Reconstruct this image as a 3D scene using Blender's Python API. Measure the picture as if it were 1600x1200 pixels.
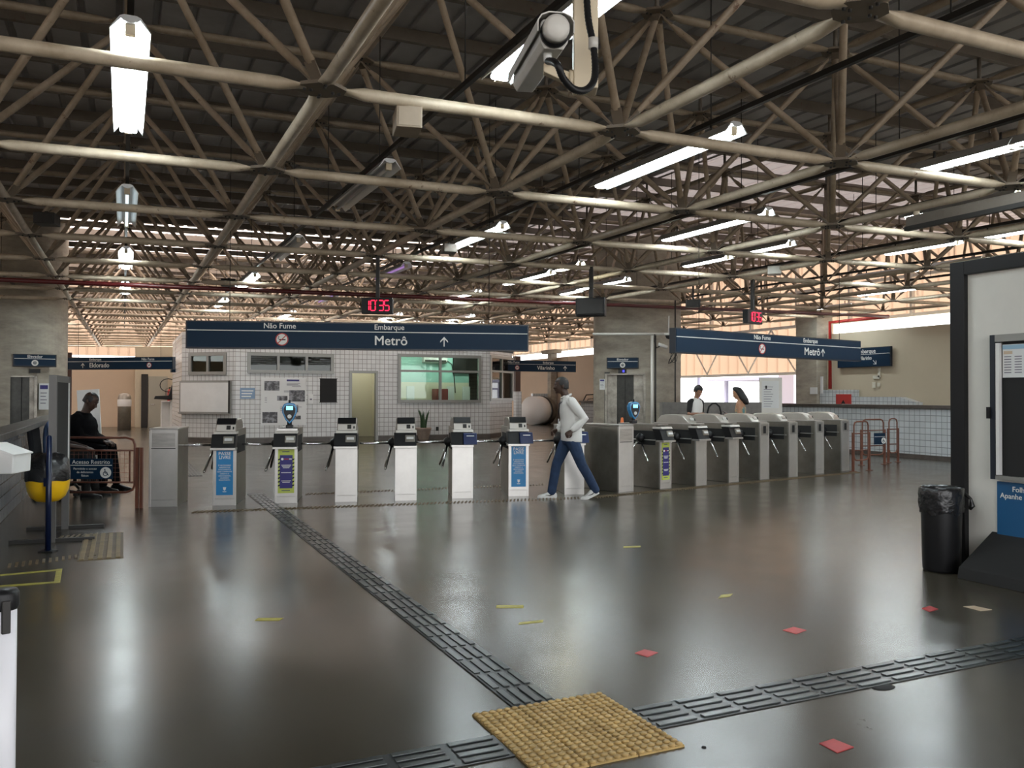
import bpy, bmesh, math, random
from mathutils import Vector, Matrix, Euler
random.seed(11)
PI = math.pi
for o in list(bpy.data.objects):
    bpy.data.objects.remove(o)
SC = bpy.context.scene
COL = SC.collection

# ------------------------------------------------------------------ camera, world, sun, exposure
# The place is laid out on the module of its own space frame: x and y run along the
# roof chords, the camera stands 1.5 m above the floor and looks 24.9 degrees off +y.
FPX, PIT, ROL, YAW = 1310.0, 0.014, 0.003, 0.43418
EYE = Vector((0, 0, 1.5))
_E1 = (math.cos(YAW), math.sin(YAW)); _E2 = (-math.sin(YAW), math.cos(YAW))
def g2(x, y, z=0.0):                     # across / away from the viewer -> grid axes
    return Vector((x*_E1[0]+y*_E1[1], x*_E2[0]+y*_E2[1], z))
_f = g2(0, math.cos(PIT), math.sin(PIT)); _u0 = g2(0, -math.sin(PIT), math.cos(PIT)); _r0 = g2(1, 0, 0)
RT = _r0*math.cos(ROL)+_u0*math.sin(ROL); UP = _u0*math.cos(ROL)-_r0*math.sin(ROL); FW = _f
cam_data = bpy.data.cameras.new('camera'); cam = bpy.data.objects.new('camera', cam_data); COL.objects.link(cam)
cam_data.sensor_width = 36.0; cam_data.lens = FPX/1600*36.0; cam_data.clip_end = 400; cam_data.clip_start = .05
cam.matrix_world = Matrix(((RT.x, UP.x, -FW.x, EYE.x), (RT.y, UP.y, -FW.y, EYE.y), (RT.z, UP.z, -FW.z, EYE.z), (0, 0, 0, 1)))
SC.camera = cam

world = bpy.data.worlds.new('world'); SC.world = world; world.use_nodes = True
_bg = world.node_tree.nodes['Background']; _bg.inputs[0].default_value = (0.97, 0.98, 1.0, 1); _bg.inputs[1].default_value = 2.6
sun_d = bpy.data.lights.new('sun', 'SUN'); sun = bpy.data.objects.new('sun', sun_d); COL.objects.link(sun)
sun_d.energy = 7.0; sun_d.angle = math.radians(.6); sun_d.color = (1, .93, .84)
sun.rotation_euler = Vector((-0.62, -0.12, -0.78)).to_track_quat('-Z', 'Y').to_euler()
vs = SC.view_settings; vs.view_transform = 'Standard'; vs.look = 'None'; vs.exposure = 0.75; vs.gamma = 1.0; vs.use_curve_mapping = False
SC.cycles.max_bounces = 8; SC.cycles.diffuse_bounces = 4; SC.cycles.glossy_bounces = 3; SC.cycles.transmission_bounces = 4
SC.cycles.transparent_max_bounces = 8; SC.cycles.caustics_reflective = False; SC.cycles.caustics_refractive = False
SC.cycles.sample_clamp_indirect = 4.0; SC.cycles.use_denoising = True

# ------------------------------------------------------------------ measuring helpers
def ray(px, py): return RT*((px-800)/FPX)+UP*((600-py)/FPX)+FW
def fl(px, py, z=0.0):                   # the point of a horizontal level seen there
    d = ray(px, py); return EYE+d*((z-1.5)/d.z)
_V = g2(0, 1, 0)
def dist(px, py, D):                     # the point seen there, D metres off along the floor
    d = ray(px, py); return EYE+d*(D/d.dot(_V))
def onx(px, py, X): d = ray(px, py); return EYE+d*(X/d.x)
def ony(px, py, Y): d = ray(px, py); return EYE+d*(Y/d.y)

# ------------------------------------------------------------------ materials
MATS = {}
def mat(name, col, rough=.6, metal=0.0, noise=0.0, nscale=6.0, col2=None, bump=0.0, bscale=40., emit=None, estr=0.0, spec=None, coat=0.0, stretch=(1, 1, 1), contrast=(.35, .65)):
    if name in MATS: return MATS[name]
    m = bpy.data.materials.new(name); m.use_nodes = True; nt = m.node_tree; b = nt.nodes['Principled BSDF']
    b.inputs['Base Color'].default_value = (*col, 1); b.inputs['Roughness'].default_value = rough; b.inputs['Metallic'].default_value = metal
    if spec is not None: b.inputs['Specular IOR Level'].default_value = spec
    if coat: b.inputs['Coat Weight'].default_value = coat; b.inputs['Coat Roughness'].default_value = .15
    if noise or bump:
        tc = nt.nodes.new('ShaderNodeTexCoord'); mp = nt.nodes.new('ShaderNodeMapping'); mp.inputs['Scale'].default_value = stretch
        nt.links.new(tc.outputs['Object'], mp.inputs['Vector'])
    if noise:
        n = nt.nodes.new('ShaderNodeTexNoise'); n.inputs['Scale'].default_value = nscale; n.inputs['Detail'].default_value = 6; n.inputs['Roughness'].default_value = .65
        nt.links.new(mp.outputs[0], n.inputs['Vector'])
        r = nt.nodes.new('ShaderNodeMapRange'); r.inputs[1].default_value = contrast[0]; r.inputs[2].default_value = contrast[1]
        nt.links.new(n.outputs['Fac'], r.inputs[0])
        mx = nt.nodes.new('ShaderNodeMix'); mx.data_type = 'RGBA'
        c2 = col2 or tuple(c*(1-noise) for c in col)
        mx.inputs['A'].default_value = (*col, 1); mx.inputs['B'].default_value = (*c2, 1)
        nt.links.new(r.outputs[0], mx.inputs['Factor']); nt.links.new(mx.outputs['Result'], b.inputs['Base Color'])
    if bump:
        n2 = nt.nodes.new('ShaderNodeTexNoise'); n2.inputs['Scale'].default_value = bscale; n2.inputs['Detail'].default_value = 3
        nt.links.new(mp.outputs[0], n2.inputs['Vector'])
        bp = nt.nodes.new('ShaderNodeBump'); bp.inputs['Strength'].default_value = bump; bp.inputs['Distance'].default_value = .01
        nt.links.new(n2.outputs['Fac'], bp.inputs['Height']); nt.links.new(bp.outputs[0], b.inputs['Normal'])
    if emit: b.inputs['Emission Color'].default_value = (*emit, 1); b.inputs['Emission Strength'].default_value = estr
    MATS[name] = m; return m

def tile_mat(name, col, grout, size=.15, mortar=.008, rough=.25, vary=.12):
    if name in MATS: return MATS[name]
    m = bpy.data.materials.new(name); m.use_nodes = True; nt = m.node_tree; b = nt.nodes['Principled BSDF']
    tc = nt.nodes.new('ShaderNodeTexCoord'); sp = nt.nodes.new('ShaderNodeSeparateXYZ'); cb = nt.nodes.new('ShaderNodeCombineXYZ')
    ad = nt.nodes.new('ShaderNodeMath'); ad.operation = 'ADD'
    nt.links.new(tc.outputs['Object'], sp.inputs[0]); nt.links.new(sp.outputs[0], ad.inputs[0]); nt.links.new(sp.outputs[1], ad.inputs[1])
    nt.links.new(ad.outputs[0], cb.inputs[0]); nt.links.new(sp.outputs[2], cb.inputs[1])
    br = nt.nodes.new('ShaderNodeTexBrick'); br.offset = 0; br.squash = 1
    br.inputs['Scale'].default_value = 1; br.inputs['Mortar Size'].default_value = mortar; br.inputs['Mortar Smooth'].default_value = .2
    br.inputs['Brick Width'].default_value = size; br.inputs['Row Height'].default_value = size; br.inputs['Bias'].default_value = -.2
    br.inputs['Color1'].default_value = (*col, 1); br.inputs['Color2'].default_value = (*[c*(1-vary) for c in col], 1); br.inputs['Mortar'].default_value = (*grout, 1)
    nt.links.new(cb.outputs[0], br.inputs['Vector']); nt.links.new(br.outputs['Color'], b.inputs['Base Color'])
    bp = nt.nodes.new('ShaderNodeBump'); bp.inputs['Strength'].default_value = .25; bp.inputs['Distance'].default_value = .004; bp.invert = True
    nt.links.new(br.outputs['Fac'], bp.inputs['Height']); nt.links.new(bp.outputs[0], b.inputs['Normal'])
    b.inputs['Roughness'].default_value = rough
    MATS[name] = m; return m

def translucent_mat(name, col, fac=.5):
    if name in MATS: return MATS[name]
    m = bpy.data.materials.new(name); m.use_nodes = True; nt = m.node_tree; b = nt.nodes['Principled BSDF']
    tr = nt.nodes.new('ShaderNodeBsdfTranslucent'); mx = nt.nodes.new('ShaderNodeMixShader'); mx.inputs[0].default_value = fac
    tr.inputs[0].default_value = (*col, 1); b.inputs['Base Color'].default_value = (*col, 1); b.inputs['Roughness'].default_value = .7
    nt.links.new(b.outputs[0], mx.inputs[1]); nt.links.new(tr.outputs[0], mx.inputs[2]); nt.links.new(mx.outputs[0], nt.nodes['Material Output'].inputs[0])
    MATS[name] = m; return m

def glass_mat(name, tint, fac=.12):
    if name in MATS: return MATS[name]
    m = bpy.data.materials.new(name); m.use_nodes = True; nt = m.node_tree
    for n in list(nt.nodes):
        if n.type == 'BSDF_PRINCIPLED': nt.nodes.remove(n)
    t = nt.nodes.new('ShaderNodeBsdfTransparent'); t.inputs[0].default_value = (*tint, 1)
    g = nt.nodes.new('ShaderNodeBsdfGlossy'); g.inputs['Roughness'].default_value = .02
    mx = nt.nodes.new('ShaderNodeMixShader'); fr = nt.nodes.new('ShaderNodeFresnel'); fr.inputs[0].default_value = 1.5
    nt.links.new(fr.outputs[0], mx.inputs[0]); nt.links.new(t.outputs[0], mx.inputs[1]); nt.links.new(g.outputs[0], mx.inputs[2])
    nt.links.new(mx.outputs[0], nt.nodes['Material Output'].inputs[0])
    MATS[name] = m; return m

def floor_mat():
    m = bpy.data.materials.new('polished_concrete'); m.use_nodes = True; nt = m.node_tree; b = nt.nodes['Principled BSDF']
    tc = nt.nodes.new('ShaderNodeTexCoord')
    def noise(scale, det, rough, dist_=0):
        n = nt.nodes.new('ShaderNodeTexNoise'); n.inputs['Scale'].default_value = scale; n.inputs['Detail'].default_value = det
        n.inputs['Roughness'].default_value = rough; n.inputs['Distortion'].default_value = dist_; nt.links.new(tc.outputs['Object'], n.inputs['Vector']); return n
    n1 = noise(.55, 6, .6, .4); n2 = noise(9, 8, .7); n3 = noise(120, 3, .6)
    r1 = nt.nodes.new('ShaderNodeValToRGB'); e = r1.color_ramp.elements
    e[0].position = .32; e[0].color = (.040, .034, .024, 1); e[1].position = .7; e[1].color = (.090, .079, .058, 1)
    nt.links.new(n1.outputs[0], r1.inputs[0])
    mx = nt.nodes.new('ShaderNodeMix'); mx.data_type = 'RGBA'; mx.blend_type = 'MULTIPLY'; mx.inputs['Factor'].default_value = .35
    r2 = nt.nodes.new('ShaderNodeValToRGB'); e = r2.color_ramp.elements; e[0].position = .3; e[0].color = (.6, .58, .55, 1); e[1].position = .72; e[1].color = (1.2, 1.2, 1.15, 1)
    nt.links.new(n2.outputs[0], r2.inputs[0]); nt.links.new(r1.outputs[0], mx.inputs['A']); nt.links.new(r2.outputs[0], mx.inputs['B'])
    mx2 = nt.nodes.new('ShaderNodeMix'); mx2.data_type = 'RGBA'; mx2.blend_type = 'MULTIPLY'; mx2.inputs['Factor'].default_value = .4
    r3 = nt.nodes.new('ShaderNodeValToRGB'); e = r3.color_ramp.elements; e[0].position = .36; e[0].color = (.5, .5, .5, 1); e[1].position = .55; e[1].color = (1.1, 1.1, 1.1, 1)
    nt.links.new(n3.outputs[0], r3.inputs[0]); nt.links.new(mx.outputs['Result'], mx2.inputs['A']); nt.links.new(r3.outputs[0], mx2.inputs['B'])
    nt.links.new(mx2.outputs['Result'], b.inputs['Base Color'])
    rr = nt.nodes.new('ShaderNodeMapRange'); rr.inputs[1].default_value = .35; rr.inputs[2].default_value = .65; rr.inputs[3].default_value = .215; rr.inputs[4].default_value = .26
    n4 = noise(2.2, 5, .6); nt.links.new(n4.outputs[0], rr.inputs[0]); nt.links.new(rr.outputs[0], b.inputs['Roughness'])
    bp = nt.nodes.new('ShaderNodeBump'); bp.inputs['Strength'].default_value = .12; bp.inputs['Distance'].default_value = .004
    b.inputs['Specular IOR Level'].default_value = .5
    return m

def paint_rust(name, col, rust=(.13, .06, .03), rough=.45, dirt=.5):
    if name in MATS: return MATS[name]
    m = bpy.data.materials.new(name); m.use_nodes = True; nt = m.node_tree; b = nt.nodes['Principled BSDF']
    ge = nt.nodes.new('ShaderNodeNewGeometry')
    def noise(s, d):
        n = nt.nodes.new('ShaderNodeTexNoise'); n.inputs['Scale'].default_value = s; n.inputs['Detail'].default_value = d; n.inputs['Roughness'].default_value = .7
        nt.links.new(ge.outputs['Position'], n.inputs['Vector']); return n
    n1 = noise(2.2, 6); n2 = noise(9, 8)
    r1 = nt.nodes.new('ShaderNodeMapRange'); r1.inputs[1].default_value = .38; r1.inputs[2].default_value = .68; r1.inputs[3].default_value = 0; r1.inputs[4].default_value = dirt
    nt.links.new(n1.outputs[0], r1.inputs[0])
    mx = nt.nodes.new('ShaderNodeMix'); mx.data_type = 'RGBA'; mx.inputs['A'].default_value = (*col, 1); mx.inputs['B'].default_value = (col[0]*.5, col[1]*.45, col[2]*.38, 1)
    nt.links.new(r1.outputs[0], mx.inputs['Factor'])
    r2 = nt.nodes.new('ShaderNodeMapRange'); r2.inputs[1].default_value = .62; r2.inputs[2].default_value = .7
    nt.links.new(n2.outputs[0], r2.inputs[0])
    mx2 = nt.nodes.new('ShaderNodeMix'); mx2.data_type = 'RGBA'; mx2.inputs['B'].default_value = (*rust, 1)
    nt.links.new(r2.outputs[0], mx2.inputs['Factor']); nt.links.new(mx.outputs['Result'], mx2.inputs['A']); nt.links.new(mx2.outputs['Result'], b.inputs['Base Color'])
    b.inputs['Roughness'].default_value = rough
    MATS[name] = m; return m

M_FLOOR = floor_mat()
M_TUBE = paint_rust('cream_tube_paint', (.62, .525, .40), dirt=.75)
M_STRUT = paint_rust('cream_strut_paint', (.44, .355, .265), dirt=.8)
M_UPPER = paint_rust('upper_chord_paint', (.40, .33, .25), dirt=.75)
M_GUSSET = paint_rust('gusset_steel', (.2, .16, .12), rough=.6)
M_PURLIN = paint_rust('purlin_paint', (.17, .145, .12))
M_SHEET = mat('roof_sheet', (.55, .55, .58), .5, .2, noise=.25, nscale=1.5)
M_DARK = mat('dark_steel', (.03, .028, .026), .5, .3)
M_BLACK = mat('black_plastic', (.010, .010, .011), .42, spec=.3)
M_BLACKM = mat('black_matte', (.01, .01, .01), .8)
M_RUBBER = mat('black_rubber', (.02, .02, .02), .9)
M_WHITE = mat('white_paint', (.78, .78, .76), .5, noise=.08, nscale=2)
M_KIOSK = mat('kiosk_white_panel', (.74, .72, .66), .45, noise=.1, nscale=1.2)
M_STEEL = mat('brushed_stainless', (.50, .48, .45), .32, .9, noise=.2, nscale=5, stretch=(1, 1, 6))
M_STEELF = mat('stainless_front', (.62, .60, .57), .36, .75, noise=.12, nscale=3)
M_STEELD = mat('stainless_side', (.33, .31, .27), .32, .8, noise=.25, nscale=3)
M_CHROME = mat('chrome_bar', (.75, .75, .75), .15, 1.0)
M_HOOD = mat('beige_steel_hood', (.50, .47, .42), .35, .5, noise=.1)
M_SIGN = mat('sign_navy', (.004, .022, .050), .5, spec=.2)
M_SIGNE = mat('sign_case', (.006, .012, .022), .4)
M_LET = mat('sign_lettering', (.80, .80, .76), .5)
M_RED = mat('red_paint', (.45, .03, .025), .45)
M_REDPIPE = mat('red_pipe_paint', (.09, .008, .008), .4)
M_REDTAPE = mat('red_floor_tape', (.50, .03, .035), .5, noise=.3)
M_YTAPE = mat('yellow_floor_tape', (.42, .36, .06), .5, noise=.35, nscale=14)
M_YTACT = mat('yellow_tactile', (.52, .35, .13), .55, noise=.35, nscale=5, bump=.2)
M_GTACT = mat('grey_tactile_rubber', (.022, .026, .026), .33, noise=.3, nscale=5)
M_GTACTL = mat('grey_tactile_worn', (.055, .066, .065), .28, noise=.4, nscale=7)
M_DTACT = mat('worn_brown_tactile', (.16, .11, .055), .55, noise=.4)
M_CONC = mat('board_formed_concrete', (.42, .38, .31), .7, noise=.35, nscale=1.6, bump=.4, bscale=9, stretch=(1, 1, 3))
M_BEIGE = mat('beige_wall_paint', (.56, .49, .36), .7, noise=.08, nscale=.6)
M_PEACH = mat('peach_wall_paint', (.62, .49, .36), .7, noise=.07, nscale=.6)
M_GREENW = mat('office_wall_paint', (.70, .66, .52), .7)
M_TEALW = mat('office_upper_wall', (.35, .62, .55), .6)
M_TILE = tile_mat('white_wall_tiles', (.66, .66, .65), (.25, .24, .22), .15)
M_TILED = tile_mat('low_wall_tiles', (.22, .24, .26), (.06, .06, .06), .15)
M_TILEW = tile_mat('parapet_tiles', (.62, .66, .68), (.26, .28, .29), .15)
M_COPE = mat('stone_coping', (.10, .085, .075), .4, noise=.3)
M_COPEL = mat('concrete_coping', (.17, .16, .145), .5, noise=.3)
M_ALU = mat('window_aluminium', (.30, .30, .28), .4, .5)
M_SIDING = translucent_mat('translucent_siding', (.40, .28, .20), .46)
M_SKYR = translucent_mat('faint_translucent_roof', (.40, .35, .34), .15)  # pinkish grey roof sheet, only faintly translucent
M_SKYL = translucent_mat('translucent_roof_panel', (.90, .78, .72), .75)
M_GLASS = glass_mat('window_glass', (.85, .95, .9))
M_GLASSD = glass_mat('tinted_glass', (.45, .5, .45))
M_BLUE = mat('blue_notice_print', (.02, .22, .50), .4)
M_BLUEK = mat('kiosk_blue', (.01, .09, .22), .45)
M_BLUEP = mat('blue_pole_paint', (.004, .010, .04), .3)
M_YBIN = mat('yellow_bin_plastic', (.86, .50, .01), .3)
M_BAG = mat('bin_bag_plastic', (.012, .012, .013), .25, bump=.8, bscale=25)
M_REDBR = mat('red_oxide_rail', (.17, .06, .035), .45, noise=.3)
M_PAPER = mat('notice_paper', (.72, .73, .72), .7)
M_PRINT = mat('grey_print', (.16, .15, .19), .8)
M_PLATE = mat('speaker_box_paint', (.34, .27, .20), .6, noise=.15)
M_CCTV = mat('camera_housing', (.62, .60, .56), .4, noise=.1)
M_CREAM = mat('cream_bracket_paint', (.70, .60, .44), .45)
M_REFL = mat('lamp_reflector', (.75, .76, .76), .3, .6)
M_TUBEON = mat('lit_tube', (1, 1, 1), .5, emit=(.86, .97, 1.0), estr=34)
M_TUBEWARM = mat('lit_tube_yellowish', (1, 1, 1), .5, emit=(1.0, 1.0, .78), estr=30)
M_TUBEOFF = mat('unlit_tube', (.75, .72, .72), .4)
M_TUBEDIM = mat('failing_tube', (.6, .5, .7), .4, emit=(.55, .30, .75), estr=.35)
M_LED = mat('red_led_digit', (.6, .01, .04), .5, emit=(1.0, .012, .05), estr=2.2)
M_LEDB = mat('blue_led_display', (.02, .02, .3), .5, emit=(.05, .05, .9), estr=1.2)
M_SCREEN = mat('validator_screen', (.1, .5, .8), .4, emit=(.15, .65, 1.0), estr=1.8)
M_VALID = mat('validator_blue', (.02, .22, .50), .25, coat=.4)
M_VALNAVY = mat('validator_navy', (.012, .022, .085), .35)
M_POT = mat('terracotta_cement_pot', (.34, .26, .21), .8, noise=.25)
M_LEAF = mat('snake_plant_leaf', (.035, .085, .03), .5, noise=.4, nscale=25)
M_SKIN_D = mat('dark_skin', (.055, .028, .018), .5)
M_SKIN_M = mat('tan_skin', (.33, .17, .11), .5)
M_HAIR = mat('black_hair', (.010, .009, .009), .6)
M_SHIRTW = mat('white_cotton', (.72, .71, .68), .8, bump=.5, bscale=8)
M_LIP = mat('light_grey_metal_paint', (.66, .63, .58), .4)
M_JEANS = mat('blue_denim', (.018, .042, .10), .85, noise=.35, nscale=9)
M_SHOEW = mat('white_shoe', (.7, .7, .68), .5)
M_CLOTHB = mat('black_cloth', (.004, .004, .005), .95, spec=.1)
M_CLOTHG = mat('charcoal_cloth', (.022, .021, .021), .9, spec=.2)
M_CLOTHLB = mat('light_blue_cloth', (.12, .20, .40), .85)
M_CHAIRF = mat('dark_chair_fabric', (.02, .022, .026), .9)
M_EXT = mat('extinguisher_red', (.5, .03, .03), .35)
M_OUT = mat('outside_paving', (.42, .39, .34), .9)
M_CANOPY = mat('carport_roof', (.30, .30, .42), .7)
M_DOORG = mat('grey_green_door', (.36, .35, .29), .5)
M_ELEV = mat('elevator_door_steel', (.05, .05, .045), .35, .7, noise=.4)
M_ELEVL = mat('scratched_steel_jamb', (.40, .37, .32), .4, .7, noise=.5, nscale=4)
M_PINK = mat('pink_print', (.6, .15, .2), .6)
M_LIME = mat('lime_print', (.50, .58, .10), .5)
M_INDIGO = mat('indigo_print', (.03, .025, .17), .5)
M_SILVER = mat('white_plastic_post', (.80, .80, .84), .35)
M_WOODF = mat('desk_laminate', (.45, .38, .22), .5)
M_CONE = mat('orange_cone', (.7, .16, .03), .5)

# ------------------------------------------------------------------ mesh helpers
class MB:
    def __init__(s): s.v = []; s.f = []; s.mi = []; s.mats = []; s.sm = []
    def _m(s, m):
        if m is None: m = s.mats[0] if s.mats else None
        if m not in s.mats: s.mats.append(m)
        return s.mats.index(m)
    def add(s, vs_, fs_, m=None, smooth=False):
        o = len(s.v); k = s._m(m) if (m or s.mats) else 0
        s.v += [Vector(p) for p in vs_]
        for f in fs_: s.f.append([i+o for i in f]); s.mi.append(k); s.sm.append(smooth)
    def box(s, c, d, m=None, rot=None, bev=0):
        x, y, z = d[0]/2, d[1]/2, d[2]/2
        vv = [Vector(p) for p in ((-x, -y, -z), (x, -y, -z), (x, y, -z), (-x, y, -z), (-x, -y, z), (x, -y, z), (x, y, z), (-x, y, z))]
        if rot is not None: vv = [rot @ p for p in vv]
        c = Vector(c)
        s.add([p+c for p in vv], [(0, 3, 2, 1), (4, 5, 6, 7), (0, 1, 5, 4), (1, 2, 6, 5), (2, 3, 7, 6), (3, 0, 4, 7)], m)
    def b2(s, a, b, m=None):
        s.box([(a[i]+b[i])/2 for i in range(3)], [abs(a[i]-b[i]) for i in range(3)], m)
    def prism(s, poly, axis, a, b, m=None):      # 2-D outline pushed from a to b along axis
        n = len(poly)
        def P(p, t):
            return {'x': (t, p[0], p[1]), 'y': (p[0], t, p[1]), 'z': (p[0], p[1], t)}[axis]
        s.add([P(p, a) for p in poly]+[P(p, b) for p in poly], [list(range(n))[::-1], list(range(n, 2*n))]+[(i, (i+1) % n, n+(i+1) % n, n+i) for i in range(n)], m)
    def tube(s, p0, p1, r, m=None, n=10, r1=None, cap=True):
        s.path([p0, p1], [r, r if r1 is None else r1], m, n, cap)
    def path(s, pts, rad, m=None, n=10, cap=True, closed=False, flat=None):
        pts = [Vector(p) for p in pts]
        if not isinstance(rad, (list, tuple)): rad = [rad]*len(pts)
        k = len(pts); vv = []; up = None
        for i, p in enumerate(pts):
            if closed: t = (pts[(i+1) % k]-pts[i-1])
            else: t = pts[min(i+1, k-1)]-pts[max(i-1, 0)]
            t.normalize()
            if up is None: up = Vector((0, 0, 1)) if abs(t.z) < .9 else Vector((1, 0, 0))
            a = up-t*up.dot(t); a.normalize(); up = a; b = t.cross(a)
            fa, fb = (1, 1) if flat is None else flat[i]
            for j in range(n):
                th = 2*PI*j/n; vv.append(p+a*math.cos(th)*rad[i]*fa+b*math.sin(th)*rad[i]*fb)
        ff = []
        for i in range(k if closed else k-1):
            for j in range(n):
                a0 = i*n+j; a1 = i*n+(j+1) % n; i2 = (i+1) % k; ff.append((a0, a1, i2*n+(j+1) % n, i2*n+j))
        if cap and not closed: ff += [list(range(n))[::-1], list(range((k-1)*n, k*n))]
        s.add(vv, ff, m, True)
    def lathe(s, prof, c=(0, 0, 0), m=None, n=24, cap=True, sx=1, sy=1):
        c = Vector(c); vv = []
        for (r, z) in prof:
            for j in range(n): th = 2*PI*j/n; vv.append(c+Vector((r*math.cos(th)*sx, r*math.sin(th)*sy, z)))
        ff = [(i*n+j, i*n+(j+1) % n, (i+1)*n+(j+1) % n, (i+1)*n+j) for i in range(len(prof)-1) for j in range(n)]
        if cap: ff += [list(range(n))[::-1], list(range((len(prof)-1)*n, len(prof)*n))]
        s.add(vv, ff, m, True)
    def ell(s, c, r, m=None, n=14, k=9, rot=None):
        vv = []; c = Vector(c)
        for i in range(k+1):
            ph = PI*i/k
            for j in range(n):
                th = 2*PI*j/n; p = Vector((r[0]*math.sin(ph)*math.cos(th), r[1]*math.sin(ph)*math.sin(th), r[2]*math.cos(ph)))
                if rot is not None: p = rot @ p
                vv.append(c+p)
        s.add(vv, [(i*n+j, (i+1)*n+j, (i+1)*n+(j+1) % n, i*n+(j+1) % n) for i in range(k) for j in range(n)], m, True)
    def disc(s, c, r, nrm, th=.002, m=None, n=28, r0=0):
        c = Vector(c); nrm = Vector(nrm).normalized(); a = nrm.orthogonal().normalized(); b = nrm.cross(a)
        ring = [a*math.cos(2*PI*j/n)+b*math.sin(2*PI*j/n) for j in range(n)]
        if r0 == 0:
            vv = [c+q*r for q in ring]+[c+q*r+nrm*th for q in ring]
            s.add(vv, [list(range(n))[::-1], list(range(n, 2*n))]+[(j, (j+1) % n, n+(j+1) % n, n+j) for j in range(n)], m)
        else:
            vv = [c+q*r+nrm*th for q in ring]+[c+q*r0+nrm*th for q in ring]+[c+q*r for q in ring]+[c+q*r0 for q in ring]
            ff = []
            for j in range(n):
                k = (j+1) % n; ff += [(j, k, n+k, n+j), (2*n+j, 2*n+k, k, j), (n+j, n+k, 3*n+k, 3*n+j)]
            s.add(vv, ff, m)
    def build(s, name, m=None, parent=None, bevel=0, loc=None, rot=None, label=None):
        me = bpy.data.meshes.new(name); me.from_pydata([tuple(p) for p in s.v], [], s.f)
        ms = [x for x in s.mats if x is not None]
        if m is not None: ms = [m]
        for x in ms: me.materials.append(x)
        if m is None and ms:
            off = 0
            for p, k in zip(me.polygons, s.mi): p.material_index = min(k, len(ms)-1)
        for p, k in zip(me.polygons, s.sm): p.use_smooth = k
        me.update()
        bm = bmesh.new(); bm.from_mesh(me); bmesh.ops.recalc_face_normals(bm, faces=bm.faces); bm.to_mesh(me); bm.free()
        o = bpy.data.objects.new(name, me); COL.objects.link(o)
        if parent is not None: o.parent = parent
        if loc is not None: o.location = loc
        if rot is not None: o.rotation_euler = rot
        if bevel:
            b = o.modifiers.new('bevel', 'BEVEL'); b.width = bevel; b.segments = 2; b.limit_method = 'ANGLE'
        if label: o['label'] = label
        return o

def rz(a): return Matrix.Rotation(a, 3, 'Z')
def tag(o, label, cat, group=None):
    o['label'] = label; o['category'] = cat
    if group: o['group'] = group
    return o
def struct(o, label=None):
    o['kind'] = 'structure'
    if label: o['label'] = label
    return o
def thing(name, loc, rotz, label, cat, group=None):
    o = bpy.data.objects.new(name, None); COL.objects.link(o); o.location = loc; o.rotation_euler = (0, 0, rotz); o.empty_display_size = .1
    return tag(o, label, cat, group)
def copy_tree(o, parent=None):
    c = o.copy(); COL.objects.link(c); c.parent = parent
    for ch in list(o.children): copy_tree(ch, c)
    return c

_txt = {}
def text(s, size, name='lettering', m=None, parent=None, loc=(0, 0, 0), rot=None, align='LEFT', bold=0.0, depth=.002, sx=1.0, spacing=1.0, line=1.0):
    cu = bpy.data.curves.new('t', 'FONT'); cu.body = s; cu.size = size; cu.align_x = align; cu.align_y = 'CENTER'; cu.extrude = depth/2; cu.space_character = spacing; cu.space_line = line
    cu.resolution_u = 3
    o = bpy.data.objects.new('t', cu); COL.objects.link(o); bpy.context.view_layer.update()
    me = bpy.data.meshes.new_from_object(o.evaluated_get(bpy.context.evaluated_depsgraph_get()))
    bpy.data.objects.remove(o)
    if bold:                               # heavier strokes: the outline laid down a few times, a hair apart
        v0 = [v.co.copy() for v in me.vertices]; f0 = [list(f.vertices) for f in me.polygons]; n0 = len(v0); q = size*min(.016, bold*7)
        vv = []; ff = []
        for k, (dx, dy) in enumerate(((-q, 0), (q, 0), (0, q), (0, -q))):
            vv += [(v.x+dx, v.y+dy, v.z+k*.00005) for v in v0]; ff += [[i+k*n0 for i in f] for f in f0]
        me = bpy.data.meshes.new('t'); me.from_pydata(vv, [], ff)
    me.materials.clear(); me.materials.append(m or M_LET)
    t = bpy.data.objects.new(name, me); COL.objects.link(t); t.parent = parent; t.location = loc
    t.rotation_euler = rot if rot is not None else (PI/2, 0, 0); t.scale = (sx, 1, 1)
    return t

# ================================================================== THE SETTING
ZC = 3.6
def nx(i): return 1.2378+2.4321*i
def ny(j): return 3.3658+2.4634*j
def zc(x, y, dz=0.0): return ZC+dz+.01452*(x-1.2378)+.01334*(y-3.3658)   # level of the frame's lower chords (falls to the front)
def LN(i, j): x, y = nx(i), ny(j); return Vector((x, y, zc(x, y)))
def UN(i, j): x, y = nx(i+.5), ny(j+.5); return Vector((x, y, zc(x, y, 1.68)))

b = MB(); b.b2((-9, -9, -.2), (21.2, 54, 0)); struct(b.build('floor', M_FLOOR), 'polished grey brown concrete concourse floor')
b = MB(); b.b2((-40, -40, -.4), (-9, 90, -.05)); b.b2((21.2, -40, -.4), (75, 90, -.05)); b.b2((-9, 54, -.4), (21.2, 90, -.05)); b.b2((-9, -40, -.4), (21.2, -9, -.05))
struct(b.build('outside_ground', M_OUT))

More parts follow.
